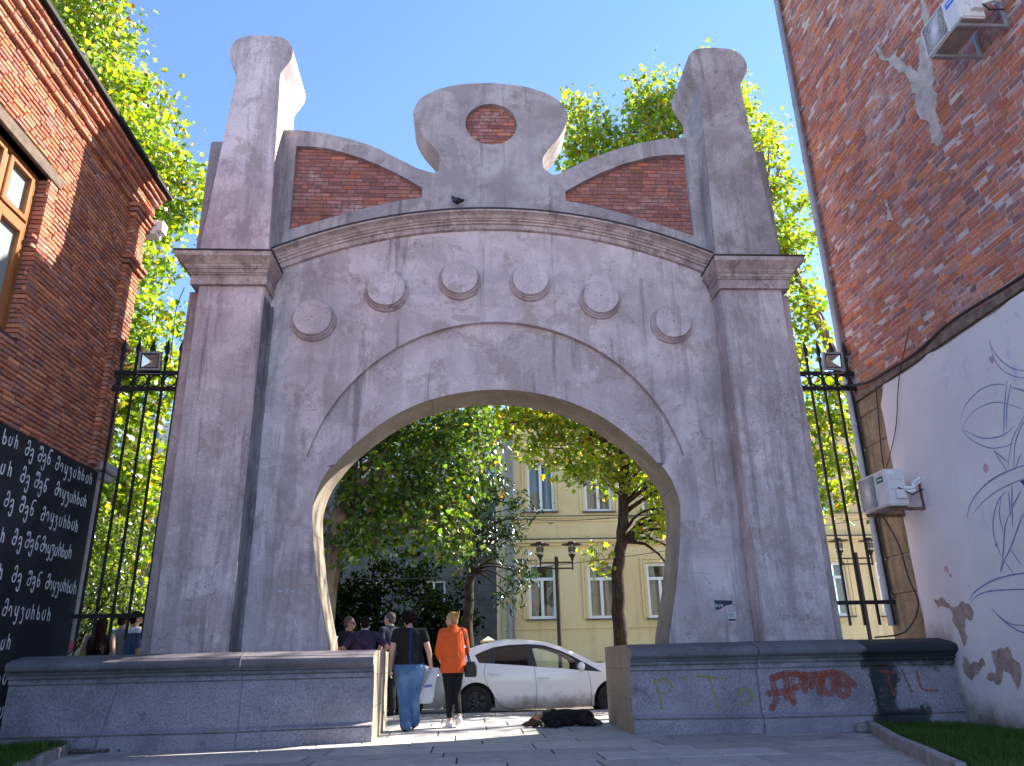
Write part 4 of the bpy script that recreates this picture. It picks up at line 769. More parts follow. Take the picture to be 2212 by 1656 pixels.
# stone gate post beside the ochre building
gpo=empty('gate_post',(.21,14,.09),label='short yellowish stone post with a moulded cap in front of the ochre wall',cat='post')
g=G(); g.box(.04,.38,13.85,14.2,-.06,1.42); g.obj('shaft',MAT['ochre'],gpo,bevel=.02); g=G()
for z,o in ((1.42,.02),(1.49,.05),(1.56,.08)): g.box(.04-o,.38+o,13.85-o,14.2+o,z,z+.068)
g.add([(.02,13.83,1.63),(.40,13.83,1.63),(.40,14.22,1.63),(.02,14.22,1.63),(.21,14.03,1.75)],[(0,1,4),(1,2,4),(2,3,4),(3,0,4)]); g.obj('cap',MAT['ochre'],gpo)
# ------------------------------------------------------------------ twin lantern street lamps
MAT['lampm']=plain('lamp_iron',(.035,.028,.026),.5,.3)
mm=M('lamp_glass'); MAT['lampglass']=mm.fin((.55,.55,.50),.25)
def lamp(x,y,label):
    r=empty('street_lamp',(x,y,.08),0,label,'street lamp','twin lantern street lamps')
    g=G(); g.lathe([(.10,.0),(.10,.5),(.075,.55),(.06,.7),(.055,2.4),(.05,3.62)],(x,y,.08),n=12); g.obj('pole',MAT['lampm'],r,smooth=40)
    g=G()
    for zz in (3.38,3.54): g.box(x-.45,x+.45,y-.02,y+.02,zz-.02,zz+.02)
    for s in (-1,1): g.box(x+s*.45-.02,x+s*.45+.02,y-.021,y+.021,3.34,3.58)
    g.obj('crossarm',MAT['lampm'],r)
    for s in (-1,1):
        a=x+s*.45; g=G(); g.lathe([(.012,3.56),(.03,3.6),(.055,3.68),(.085,3.72),(.10,3.735),(.10,3.76)],(a,y,0),n=14)
        for k in range(6): g.tube([(a+.085*cos(k*pi/3),y+.085*sin(k*pi/3),3.76),(a+.085*cos(k*pi/3),y+.085*sin(k*pi/3),4.03)],.007,5)
        for zz in (3.84,3.885,3.93): g.lathe([(.10,zz),(.112,zz),(.112,zz+.018),(.10,zz+.018)],(a,y,0),n=16,capa=False)
        g.lathe([(.10,4.02),(.285,4.028),(.285,4.04),(.11,4.06),(.10,4.11),(.0,4.12)],(a,y,0),n=24); lo=g.obj('lantern',MAT['lampm'],r,smooth=30)
        g=G(); g.lathe([(.06,3.76),(.07,4.02)],(a,y,0),n=12); o=g.obj('lamp_glass',MAT['lampglass'],lo,smooth=40); o.location=(0,0,0)
lamp(2.02,10,'twin lantern street lamp in front of the ochre building under the arch'); lamp(10.64,10,'twin lantern street lamp seen through the right railing')
# ------------------------------------------------------------------ cars
Q=lambda zx,zy:((zx-1092)/569,(1010-.03*(zx-325)-zy)/569)
def w_at(x,z):
    e=max(0,(abs(x)-1.35)/.9); end=1-.20*min(1,e)**2.2-(.12*max(0,e-.75)*4)
    return .865*end-max(0,z-.88)*.40-.25*max(0,z-.88)**2-max(0,.42-z)*.22+.012*math.exp(-((z-.70)/.12)**2)
TOPL=[(-2.12,.30),(-2.17,.42),(-2.17,.58),(-2.14,.74),(-2.08,.90),(-2.0,1.02),(-1.86,1.11)]+[Q(*p) for p in ((270,262),(420,213),(560,185),(680,173),(800,170),(940,178),(1080,192),(1190,210),(1290,238),(1420,290),(1560,352),(1690,410))]+[(1.30,.985),(1.55,.93),(1.8,.85),(2.0,.755),(2.12,.64),(2.19,.50),(2.20,.36),(2.16,.24)]
BOT=[(2.05,.19),(1.75,.18),(-1.7,.20),(-2.0,.23)]
WR=.315
def arch_pts(cx,r,n=14): return [(cx+r*cos(pi*k/n),.30+r*sin(pi*k/n)) for k in range(n+1)]
def side_outline():
    o=catmull(TOPL,3); a=arch_pts(1.35,.375); b=arch_pts(-1.35,.375)
    return o+[(2.05,.19),(1.73,.19)]+[p for p in a]+[(.97,.19),(-.97,.19)]+[p for p in b]+[(-1.73,.20),(-2.0,.23)]
GH=[Q(*p) for p in ((310,340),(400,298),(520,252),(680,225),(900,212),(1020,214),(1120,226),(1280,275),(1420,335),(1580,415),(1745,503),(1560,492),(1280,470),(1000,455),(740,440),(460,427),(360,422))]
PANE=[[Q(*p) for p in ((325,345),(420,303),(520,268),(490,330),(458,418),(365,412))],[Q(*p) for p in ((548,262),(700,238),(885,225),(905,330),(920,440),(535,425))],[Q(*p) for p in ((968,247),(1060,246),(1180,268),(1340,322),(1440,375),(1468,432),(1462,482),(1010,452),(990,350))]]
def dens(P,st=.07):
    out=[]; n=len(P)
    for i in range(n):
        a=Vector(P[i]);b=Vector(P[(i+1)%n]);k=max(1,int((b-a).length/st)); out+= [tuple(a.lerp(b,t/k)) for t in range(k)]
    return out
def panel(g,outer,holes,off,sides=(-1,1),grid=.075):
    outer=dens(outer); holes=[dens(h) for h in holes]; loops=[outer]+holes; P=[];E=[]
    for lp in loops:
        b=len(P); P+=[Vector(p) for p in lp]; n=len(lp); E+=[(b+i,b+(i+1)%n) for i in range(n)]
    xs=[p[0] for p in outer]; zs=[p[1] for p in outer]; near=np.array([tuple(p) for p in P])
    for x in np.arange(min(xs),max(xs),grid):
        for z in np.arange(min(zs),max(zs),grid):
            if inpoly(outer,x,z) and not any(inpoly(h,x,z) for h in holes) and np.min(np.hypot(near[:,0]-x,near[:,1]-z))>.03: P.append(Vector((x,z)))
    r=delaunay_2d_cdt(P,E,[],0,1e-6); ov=[(v.x,v.y) for v in r[0]]; keep=[]
    for t in r[2]:
        x=sum(ov[i][0] for i in t)/3; z=sum(ov[i][1] for i in t)/3
        if inpoly(outer,x,z) and not any(inpoly(h,x,z) for h in holes): keep.append(tuple(t))
    for s in sides:
        g.add([(x,s*(w_at(x,z)+off),z) for x,z in ov],[k if s<0 else k[::-1] for k in keep])
def car(name,loc,rz,label,paint,group=None,sx=1,sz=1,detail=True):
    root=empty(name,loc,rz,label,'car',group); root.scale=(sx,sx,sz)
    P=lambda g,nm,mt,par=root,**k: g.obj(nm,mt,par,world=False,**k)
    g=G(); panel(g,side_outline(),[GH],0)
    # top skin between the two flanks, leaving the windscreen and rear glass open
    tp=catmull(TOPL,4)
    def strip(g,pts,ins=0.,dz=0.,ny=12):
        vs=[]
        for x,z in pts:
            w=w_at(x,z)-ins
            for k in range(ny+1):
                t=-1+2*k/ny; vs.append((x,w*t,z+dz+.035*(1-t*t)*(1 if z>.8 else .3)+(0 if abs(x)<1.9 else 0)))
        g.add(vs,[(i*(ny+1)+k,i*(ny+1)+k+1,(i+1)*(ny+1)+k+1,(i+1)*(ny+1)+k) for i in range(len(pts)-1) for k in range(ny)])
    xw0,xw1=Q(1290,238)[0],1.20; xr0,xr1=-1.90,-1.15
    seg=[]
    for p in tp:
        pass
    i0=[i for i,p in enumerate(tp) if p[0]>=xw0 and p[1]>.9][0]; i1=[i for i,p in enumerate(tp) if p[0]>=xw1][0]; j0=[i for i,p in enumerate(tp) if p[0]>=xr0 and p[1]>.9][0]; j1=[i for i,p in enumerate(tp) if p[0]>=xr1 and p[1]>.9][0]
    strip(g,tp[:j0+1]); strip(g,tp[j1:i0+1]); strip(g,tp[i1:])
    for s in (-1,1):   # window pillars along the glass openings
        for a,b in ((j0,j1),(i0,i1)):
            q=tp[a:b+1]; vs=[]
            for x,z in q: w=w_at(x,z); vs+= [(x,s*w,z),(x,s*(w-.06),z+.035*(1-((w-.06)/w)**2))]
            g.add(vs,[(2*i,2*i+1,2*i+3,2*i+2) for i in range(len(q)-1)])
    bd=P(g,'body',paint,smooth=38)
    g=G(); strip(g,tp[i0:i1+1],.055,.004); P(g,'windscreen',MAT['clear'],smooth=60)
    g=G(); strip(g,tp[j0:j1+1],.055,.004); P(g,'rear_window',MAT['tint'],smooth=60)
    g=G(); panel(g,GH,PANE,-.006); P(g,'window_frame',MAT['dark'],smooth=60)
    for i,pn in enumerate(PANE):
        for s in (-1,1): g=G(); panel(g,pn,[],-.014,(s,)); P(g,'side_window',MAT['tint'] if i<2 else MAT['clear'],smooth=60)
    # floor, arches, interior
    g=G(); g.box(-2.0,2.05,-.70,.70,.20,.27); g.box(-.96,.96,-.74,.74,.21,.5)
    for cx in (-1.35,1.35):
        for s in (-1,1):
            a=arch_pts(cx,.378); n=len(a); g.add([(x,s*.85,z) for x,z in a]+[(x,s*.5,z) for x,z in a],[(k,k+1,n+k+1,n+k) for k in range(n-1)]); g.add([(x,s*.5,z) for x,z in a],[tuple(range(n))])
    g.box(.85,1.25,-.66,.66,.5,.86)
    P(g,'underbody',MAT['dark'])
    g=G()
    for yy in (-.36,.36):
        for xx in (.12,-.78): g.loft([(xx,yy,.42,.25,.23,4),(xx,yy,.56,.26,.24,4)]); 
        for xx in (-.16,-1.06):
            Mx=Matrix.Rotation(radians(-14),3,'Y'); g.obox((xx,yy,.84),.13,.44,.56,Mx); g.obox((xx-.09,yy,1.19),.10,.24,.16,Mx)
    P(g,'seat',plain('seat_cloth',(.20,.20,.19),.9) if 'seat_cloth' not in bpy.data.materials else bpy.data.materials['seat_cloth'],bevel=.02)
    g=G(); n=20; ring=[Vector((.66+.10*sin(2*pi*k/n)*.45,-.36+.185*cos(2*pi*k/n),.86+.185*sin(2*pi*k/n)*.9)) for k in range(n+1)]; g.tube(ring,.014,6,cap=False); g.tube([(.66,-.36,.86),(.85,-.36,.74)],.03,6); P(g,'steering_wheel',MAT['dark'],smooth=50)
    for cx in (-1.35,1.35):
        for s in (-1,1):
            g=G(); y=s*.84; ax=(0,s,0); g.lathe([(.195,-.20),(.285,-.205),(.312,-.18),(WR,-.12),(WR,-.07),(.308,-.02),(.28,0.0),(.235,.004),(.205,-.012),(.2,-.10)],(cx,y,WR-.012),ax,36,False); wh=P(g,'wheel',MAT['tyre'],smooth=40)
            g=G(); c=Vector((cx,y,WR-.012)); g.lathe([(.2,-.09),(.203,-.012),(.19,-.012),(.185,-.085),(.0,-.085)],c,ax,28,False)
            for k in range(7):
                a=2*pi*k/7+.2; d=Vector((cos(a),0,sin(a))); g.tube([c+d*.04+Vector((0,-s*.03,0)),c+d*.12+Vector((0,-s*.022,0)),c+d*.196+Vector((0,-s*.02,0))],[.026,.02,.024],6)
            g.lathe([(.075,-.06),(.07,-.018),(.05,-.012),(0,-.010)],c,ax,16,False)
            P(g,'rim',MAT['rim'],wh,smooth=40)
            g=G()
            for k in range(5): a=2*pi*k/5; g.sphere((cx+.055*cos(a),y-s*.012,WR-.012+.055*sin(a)),.011,n=6,m=4)
            P(g,'wheel_nut',MAT['chrome'],wh,smooth=60)
    S=-1
    def crease(g,pts,w=.007,col=None):
        pts=catmull(pts,5)
        for s in (-1,1): g.stroke(pts,w,lambda a,b,d:(a,s*(w_at(a,b)+.0025),b),0)
    if detail:
        g=G(); crease(g,[Q(*p) for p in ((440,430),(418,500),(430,590),(480,700),(560,830),(590,868))]); crease(g,[Q(*p) for p in ((985,455),(1000,620),(1000,800),(980,912))]); crease(g,[Q(*p) for p in ((1590,500),(1612,620),(1615,800),(1600,905))]); crease(g,[Q(*p) for p in ((590,868),(720,905),(980,912),(1300,914),(1600,905))],.009)
        P(g,'door_seam',MAT['dark'])
        for zx,zy in ((535,535),(1080,572)):
            for s in (-1,1):
                x,z=Q(zx,zy); g=G(); g.loft([(x,s*(w_at(x,z)+.004),z-.022,.07,.014),(x,s*(w_at(x,z)+.02),z-.012,.115,.022),(x,s*(w_at(x,z)+.022),z+.008,.118,.022),(x,s*(w_at(x,z)+.008),z+.02,.09,.014)]); P(g,'door_handle',paint,smooth=60)
        for s in (-1,1):
            x,z=Q(1512,452); g=G(); g.sphere((x,s*.965,z+.01),.075,.10,.082,14,10); g.tube([(x+.02,s*.83,z-.09),(x+.01,s*.93,z-.05)],.022,8); P(g,'wing_mirror',paint,smooth=60)
    for s in (-1,1):
        g=G(); g.sphere((2.02,s*.60,.64),.16,.15,.085,14,8); P(g,'headlight',MAT['headlight'],smooth=60)
        g=G(); g.sphere((-2.04,s*.62,.83),.08,.13,.15,12,8); P(g,'tail_light',MAT['taillight'],smooth=60)
    g=G(); g.box(2.12,2.215,-.5,.5,.27,.42); g.box(-2.185,-2.1,-.55,.55,.26,.36); P(g,'bumper_grille',MAT['dark'],bevel=.02)
    return root
def paint(name,c,dirt=.0):
    m=M(name); cc=c
    if dirt:
        tc=m.n('TexCoord').outputs['Object']; z=m.n('SeparateXYZ',tc).outputs[2]
        d=m.mul(m.ramp(m.math('ADD',z,m.mul(m.math('SUBTRACT',m.noise(4.,tc,5,.7),.5),.6)),.48,.18),dirt); cc=m.mix(d,c,(.22,.17,.12))
        sc=m.mul(m.ramp(m.noise(9.,m.n('VectorMath',tc,(.8,1,2),operation='MULTIPLY').outputs[0],6,.75),.62,.68),m.ramp(z,.42,.30)); cc=m.mix(m.mul(sc,.8*dirt),cc,(.07,.05,.04))
    m.fin(cc,.32,spec=.5); m.b.inputs['Coat Weight'].default_value=.6; m.b.inputs['Coat Roughness'].default_value=.08; return m.m
MAT['tyre']=plain('tyre_rubber',(.016,.016,.017),.85,sc=30); MAT['rim']=plain('black_rim',(.018,.018,.02),.35,.3); MAT['chrome']=plain('bright_metal',(.6,.6,.6),.25,.9)
MAT['headlight']=glass('headlight_glass',(.5,.5,.46),.08); MAT['taillight']=glass('tail_light_glass',(.25,.01,.01),.1)
car('parked_car',(1.02,4.78,-.05),radians(-2.2),'white hatchback with black wheels parked across the arch beyond the dog',paint('white_paintwork',(.70,.69,.68),.8),sx=.965,sz=.965)
car('parked_car',(-2.98,4.78,-.05),radians(-1),'pale silver car parked nose to the white hatchback behind the walkers',paint('silver_paintwork',(.26,.28,.30),.3),sx=.98,sz=1.06)
car('parked_car',(-4.6,8.2,-.05),radians(178),'light blue car in the row behind the standing men',paint('blue_paintwork',(.30,.42,.56),.2),sx=1.,sz=1.15)
# ------------------------------------------------------------------ people
SKIN=plain('skin',(.50,.29,.205),.55,var=.10,sc=18); SKIN2=plain('skin_tan',(.42,.23,.155),.55,var=.10,sc=18)
def cloth(name,c,var=.25,extra=None):
    m=M(name); tc=m.n('TexCoord').outputs['Object']; k=m.n('MapRange',m.noise(7.,tc,5,.6),.3,.7,1-var,1+var).outputs[0]; cc=m.mix(1.,c,m.n('CombineColor',k,k,k).outputs[0],'MULTIPLY')
    if extra: cc=extra(m,tc,cc)
    w=m.n('TexNoise',i_Vector=m.n('VectorMath',tc,(9,9,3.5),operation='MULTIPLY').outputs[0],i_Scale=1.6,i_Detail=4.).outputs[0]
    return m.fin(cc,.85,w,.7,.035,spec=.15)
def lp(a,b,t): return tuple(a[i]+(b[i]-a[i])*t for i in range(3))
def hand(g,w,dirv,side,curl=.5,grip=False):
    # w wrist point, dirv direction of the palm, thumb on the front (+y) side
    d=Vector(dirv).normalized(); w=Vector(w); f=Vector((0,1,0)); f=(f-d*f.dot(d)).normalized(); o=d.cross(f)*(1 if side>0 else -1)
    c=w+d*.05; M_=Matrix((o,f,d)).transposed(); g.sphere(c,.019,.042,.055,10,8,M_)
    inn=-o
    for k,(yy,L) in enumerate(((.030,.070),(.010,.080),(-.010,.074),(-.029,.058))):
        b=w+d*.088+f*yy; q=b+d*L*.5*(1-.4*curl)+inn*(L*.28*curl+(.012 if grip else 0)); e=q+d*L*.42*(1-1.5*curl if grip else .8-curl*.6)+inn*L*.42*curl*1.4
        g.capsule(b-d*.02,q,.0105,.0095,8); g.capsule(q,e,.0095,.0078,8)
    b=w+d*.03+f*.035; q=b+d*.035+f*.028+inn*.012; e=q+d*.03+f*.004+inn*.016; g.capsule(w+d*.02+f*.015,b,.014,.0125,8); g.capsule(b,q,.0125,.011,8); g.capsule(q,e,.011,.0085,8)
def person(loc,yaw,label,o):
    H=o.get('h',1.72)/1.72; root=empty('person',loc,yaw,label,'person'); root.scale=(H,H,H)
    wd=o.get('w',1.); J=dict(hL=(-.10*wd,0,.90),hR=(.10*wd,0,.90),kL=(-.10,.02,.49),kR=(.10,.02,.49),aL=(-.10,-.02,.085),aR=(.10,-.02,.085),sL=(-.185*wd,0,1.41),sR=(.185*wd,0,1.41),eL=(-.245*wd,-.03,1.13),eR=(.245*wd,-.03,1.13),wL=(-.265*wd,.03,.89),wR=(.265*wd,.03,.89),head=(0,.02,1.60),turn=0.)
    J.update(o.get('J',{})); fl=o.get('female',False); V=Vector; bw=o.get('waist',.155); ch=o.get('chest',.175); hp=o.get('hip',.18); dp=o.get('depth',.105)
    skin=o.get('skin',SKIN); tr=J['turn']; R=Matrix.Rotation(tr,3,'Z'); hc=V(J['head']); hd=lambda x,y,z:tuple(hc+R@V((x,y,z)))
    armr=o.get('arm',1.)
    # --- body: one continuous skin surface
    g=G(); g.sphere(hd(0,-.008,.025),.073,.092,.098,16,12,R); g.sphere(hd(0,.030,-.045),.055,.06,.066,14,10,R); g.sphere(hd(0,.062,-.082),.026,.024,.022,10,8,R)
    g.capsule(hd(0,.088,.012),hd(0,.104,-.026),.010,.0155,8); g.sphere(hd(0,.085,-.058),.024,.011,.009,10,6,R); g.sphere(hd(0,.078,.03),.05,.014,.012,10,6,R)
    for s in (-1,1): g.sphere(hd(s*.074,-.005,-.008),.009,.020,.031,10,8,R)
    nb=(0,-.005,1.44); g.capsule(nb,tuple(lp(nb,hd(0,-.012,-.03),.85)),.056 if fl else .064,.052 if fl else .060,14)
    g.loft([(0,0,.86,hp*.9,dp*.95),(0,0,.98,hp*.93,dp),(0,0,1.12,bw*.95,dp*.95),(0,.005,1.28,ch*.95,dp),(0,0,1.39,ch*.98,dp*.85),(0,-.005,1.455,ch*.45,dp*.6)])
    for s in 'LR':
        g.capsule(J['h'+s],J['k'+s],.085*wd,.058,12); g.capsule(J['k'+s],J['a'+s],.055,.038,12)
        g.capsule(J['s'+s],J['e'+s],.050*armr,.040*armr,12); g.capsule(J['e'+s],J['w'+s],.040*armr,.027*(.4+.6*armr),12)
        a=V(J['a'+s]); fy=o.get('foot'+s,(0,.15,-.055)); g.capsule(tuple(a+V((0,-.015,-.03))),tuple(a+V(fy)),.036,.028,10)
        dv=o.get('hd'+s,tuple(V(J['w'+s])-V(J['e'+s]))); hand(g,J['w'+s],dv,-1 if s=='L' else 1,o.get('curl',.45),o.get('grip')==s)
    blob('body',g,skin,root,.0085,2)
    # --- clothes
    top=o['top']; g=G(); sl=top.get('sleeve',.62); z0=top.get('hem',.93); e=top.get('ease',.020); hx=top.get('hemx',hp*1.0+e); 
    g.loft([(0,0,z0,hx,dp+e+.012),(0,0,(z0+1.08)/2,hp*.5+hx*.5+e*.2,dp+e+.010),(0,0,1.10,max(bw,top.get('mid',bw))+e*.9,dp+e),(0,.005,1.27,ch+e,dp+e),(0,0,1.385,ch+e*1.0,dp*.86+e),(0,-.003,1.44,ch*.66,dp*.70+e*.6),(0,-.008,1.475 if not top.get('collar') else 1.50,.073,.07)],24)
    for s in 'LR':
        if sl>0:
            a,b=J['s'+s],lp(J['s'+s],J['e'+s],min(1,sl)); g.capsule(a,b,.066*armr,(.064 if sl<1 else .055)*armr,12)
            if sl>1: g.capsule(J['e'+s],lp(J['e'+s],J['w'+s],sl-1),.056*armr,.046*armr,12)
            g.capsule(lp((0,0,1.41),J['s'+s],.55),J['s'+s],.075,.066*armr,10)
    if fl and top.get('bust',1): 
        for s in (-1,1): g.sphere((s*.075,.085+dp*.2,1.24),.075,.06,.075)
    sh=blob(top.get('name','shirt'),g,top['mat'],root,.0105,3)
    if top.get('collar'):
        g=G(); g.loft([(0,-.006,1.47,.078,.073),(0,-.006,1.515,.070,.066)]); 
        blob('collar',g,top['collar'],root,.008,1)
    bt=o['bottom']; g=G(); g.loft([(0,0,.80,hp*.98+.012,dp+.018),(0,-.006,.88,hp+.016,dp+.026),(0,0,.96,hp*.98+.008,dp+.012),(0,0,1.0,hp*.9,dp)],24)
    r0,r1,r2=bt.get('r',(.105,.078,.068)); end=bt.get('end',.95)
    for s in 'LR': g.capsule(lp(J['h'+s],J['k'+s],.02),J['k'+s],r0*wd,r1,14); g.capsule(J['k'+s],lp(J['k'+s],J['a'+s],end),r1,r2,14)
    blob(bt.get('name','trousers'),g,bt['mat'],root,.0105,3)
    for s in 'LR':
        a=V(J['a'+s]); fy=V(o.get('foot'+s,(0,.15,-.055))); g=G(); g.capsule(tuple(a+V((0,-.02,-.035))),tuple(a+fy*1.05),.046,.036,12); g.capsule(tuple(a+V((0,-.02,-.055))),tuple(a+fy*1.05+V((0,0,-.012))),.040,.034,12); blob('shoe',g,o['shoe'],root,.008,2)
    # --- hair
    hm=o.get('hair')
    if hm:
        g=G(); st=o.get('hairstyle','short'); r=random.Random(len(label))
        if st=='short': g.sphere(hd(0,-.022,.040),.079,.092,.088,16,12,R); g.sphere(hd(0,-.045,-.01),.072,.062,.07,14,10,R)
        if st=='crop': g.sphere(hd(0,-.026,.040),.082,.096,.095,16,12,R); g.sphere(hd(0,-.050,-.015),.076,.062,.072,14,10,R)
        if st=='bob':
            for k in range(60):
                a=r.uniform(.9*pi-2.2,2.1*pi+.3); zz=r.uniform(-.09,.105); rr=.098*math.sqrt(max(.05,1-(max(0,zz)/.13)**2)); g.sphere(hd(rr*cos(a)*.98,rr*sin(a)*1.08-.022,zz+.02),r.uniform(.024,.036),n=8,m=6)
            g.sphere(hd(0,-.03,.035),.096,.104,.105,16,12,R)
        if st=='bun':
            g.sphere(hd(0,-.025,.035),.082,.095,.092,16,12,R); g.sphere(hd(0,-.055,-.02),.066,.058,.075,12,10,R); g.sphere(hd(0,-.10,.06),.036,.034,.045,10,8,R)
            for k in range(16): a=r.uniform(0,6.3); q=hd(.03*cos(a),-.10+.02*sin(a),.075); g.capsule(q,tuple(V(q)+V((.03*cos(a),-.015+.02*sin(a),r.uniform(.0,.05)))),.010,.006,6)
        if st=='long':
            g.sphere(hd(0,-.02,.035),.084,.098,.095,16,12,R)
            for k in range(70):
                a=r.uniform(pi*.98,2.02*pi); x=.085*cos(a); y=.095*sin(a)-.02; p=[hd(x+.02*sin(j*1.7+k),y-.012*j+.014*cos(j*2.1+k),.05-.075*j) for j in range(7)]; g.tube([p[0]]+p[1:],[.016]*6+[.006],6)
        blob('hair',g,hm,root,.0085,1)
    if o.get('shades'):
        g=G()
        for s in (-1,1): g.sphere(hd(s*.033,.083,.008),.028,.012,.019,12,8,R); g.tube([hd(s*.058,.078,.012),hd(s*.078,0,.01)],.004,5)
        g.tube([hd(-.02,.094,.014),hd(.02,.094,.014)],.004,5); g.obj('sunglasses',MAT['dark'],root,world=False,smooth=60)
    else:
        for s in (-1,1): g=G(); g.sphere(hd(s*.031,.080,.008),.0095,n=8,m=6); g.obj('eye',MAT['dark'],root,world=False,smooth=60)
    if o.get('beard'):
        g=G(); g.sphere(hd(0,.045,-.07),.052,.052,.042,12,8,R); blob('beard',g,hm,root,.008,1)
    return root
def stripe(m,tc,cc):
    X_=m.n('SeparateXYZ',tc).outputs; k=m.mul(m.ramp(m.math('ABSOLUTE',m.math('SUBTRACT',X_[0],.012)),.021,.018),m.ramp(X_[1],.0,-.02)); return m.mix(k,cc,(.018,.028,.11))
def fade(m,tc,cc):
    z=m.n('SeparateXYZ',tc).outputs[2]; k=m.ramp(m.noise(3.,tc,4),.45,.62); return m.mix(m.mul(k,.4),cc,(.20,.32,.48))
hair_=lambda n,c: plain(n,c,.85,0,.06,.5,40.,.8)
HAIRD=hair_('dark_hair',(.013,.008,.007)); HAIRG=hair_('grey_hair',(.085,.08,.078)); HAIRB=hair_('blond_hair',(.40,.25,.10)); HAIRN=hair_('brown_hair',(.040,.018,.013))
SHB=plain('black_shoe',(.02,.018,.018),.5); SHW=plain('white_shoe',(.72,.70,.68),.5); DENIM=cloth('denim',(.075,.15,.30),.3,fade); DARKT=cloth('dark_trousers',(.035,.035,.038),.3)
person((-1.37,.92,gz(.92)),radians(4),'woman in a black T-shirt with blue stripe and jeans walking away',
 dict(h=1.70,female=True,w=1.12,hip=.215,waist=.19,chest=.195,depth=.135,arm=1.12,top=dict(name='t_shirt',mat=cloth('black_tshirt',(.016,.015,.017),.3,stripe),hem=.93,sleeve=.36,ease=.016,mid=.19),bottom=dict(name='jeans',mat=DENIM,r=(.125,.092,.088),end=1.0),shoe=SHB,hair=HAIRD,hairstyle='bob',grip='R',hdR=(.10,.08,-1),
 J=dict(turn=radians(28),head=(-.03,.03,1.605),sL=(-.205,0,1.40),sR=(.205,0,1.40),eL=(-.275,-.02,1.12),wL=(-.285,.05,.87),eR=(.30,-.03,1.11),wR=(.335,.035,.90),hL=(-.105,0,.88),hR=(.11,0,.88),kL=(-.075,0,.48),kR=(.085,.06,.48),aL=(-.03,-.06,.075),aR=(.09,.14,.11))))
person((-.71,1.2,gz(1.2)),radians(14),'blonde woman in an orange jacket and cropped black trousers walking away with a shoulder bag',
 dict(h=1.70,female=True,w=1.0,hip=.18,waist=.165,chest=.165,depth=.115,top=dict(name='jacket',mat=cloth('orange_jacket',(.66,.105,.025),.12),hem=.79,hemx=.205,sleeve=1.75,ease=.026,mid=.175,collar=cloth('orange_collar',(.62,.10,.025),.1)),bottom=dict(mat=cloth('black_leggings',(.012,.012,.013),.2),r=(.098,.066,.052),end=.80),shoe=SHW,hair=HAIRB,hairstyle='bun',footR=(0,.13,-.085),
 J=dict(turn=radians(48),head=(-.015,.03,1.595),sL=(-.175,0,1.40),sR=(.175,0,1.40),eL=(-.235,.02,1.13),wL=(-.17,.18,1.0),eR=(.235,.03,1.13),wR=(.20,.20,1.04),kL=(-.045,.05,.48),kR=(.075,.05,.47),aL=(-.03,.06,.085),aR=(.08,-.10,.15))))
person((-1.93,3.55,.075),radians(50),'grey haired man in a dark polo with pale collar standing beyond the plinth',
 dict(h=1.80,hip=.165,waist=.16,chest=.18,top=dict(name='polo_shirt',mat=cloth('navy_polo',(.022,.026,.045),.3),hem=.90,sleeve=.75,collar=cloth('grey_collar',(.30,.31,.33),.1)),bottom=dict(mat=DARKT),shoe=SHB,hair=HAIRG,hairstyle='crop',skin=SKIN2,J=dict(turn=radians(15))))
person((-2.62,3.05,.06),radians(-118),'man in sunglasses and black T-shirt with short greying hair facing his friend',
 dict(h=1.72,hip=.165,waist=.165,chest=.18,top=dict(name='t_shirt',mat=cloth('black_tee',(.014,.014,.016),.3),hem=.90,sleeve=.6),bottom=dict(mat=DARKT),shoe=SHB,hair=HAIRG,hairstyle='crop',skin=SKIN2,shades=True,J=dict(turn=radians(20))))
def pink(m,tc,cc):
    k=m.ramp(m.noise(5.,tc,3),.5,.66); return m.mix(m.mul(k,.4),cc,(.16,.06,.13))
person((-2.27,2.55,.05),radians(12),'dark haired man in navy patterned T-shirt with hand on hip',
 dict(h=1.70,hip=.165,waist=.165,chest=.19,top=dict(name='t_shirt',mat=cloth('navy_tee',(.028,.024,.05),.25,pink),hem=.90,sleeve=.7,collar=cloth('pale_collar',(.35,.33,.34),.1)),bottom=dict(mat=DARKT),shoe=SHB,hair=HAIRD,hairstyle='crop',skin=SKIN2,J=dict(eR=(.40,-.06,1.20),wR=(.24,.05,1.04),eL=(-.36,.02,1.19),wL=(-.25,.2,1.08)),hdR=(-.6,.6,-.4)))
person((-6.74,2.5,.05),radians(8),'woman with long curly dark hair and a black sleeveless top behind the left railing',
 dict(h=1.76,female=True,hip=.18,waist=.16,chest=.165,top=dict(name='tank_top',mat=cloth('black_top',(.012,.012,.013),.2),hem=.93,sleeve=0),bottom=dict(mat=DARKT),shoe=SHB,hair=HAIRN,hairstyle='long',J=dict(turn=radians(-10))))
def two(m,tc,cc):
    z=m.n('SeparateXYZ',tc).outputs; return m.mix(m.ramp(z[2],1.385,1.395),cc,(.62,.63,.66))
person((-6.08,2.25,.045),radians(-52),'bearded dark haired man in a white and blue T-shirt beside the left pillar',
 dict(h=1.84,hip=.17,waist=.165,chest=.19,top=dict(name='t_shirt',mat=cloth('blue_white_tee',(.06,.085,.16),.2,two),hem=.9,sleeve=.75),bottom=dict(mat=DARKT),shoe=SHB,hair=HAIRD,hairstyle='crop',beard=True,shades=True,skin=SKIN2,J=dict(turn=radians(-12),eR=(.26,.02,1.13),eL=(-.26,.0,1.12))))
person((-6.62,3.05,.06),radians(-30),'man in a grey shirt half hidden behind the curly haired woman',
 dict(h=1.85,hip=.165,waist=.16,chest=.18,top=dict(name='shirt',mat=cloth('grey_shirt',(.20,.21,.24),.2),hem=.9,sleeve=.8),bottom=dict(mat=DARKT),shoe=SHB,hair=HAIRN,hairstyle='crop',skin=SKIN,J=dict(turn=radians(-10))))
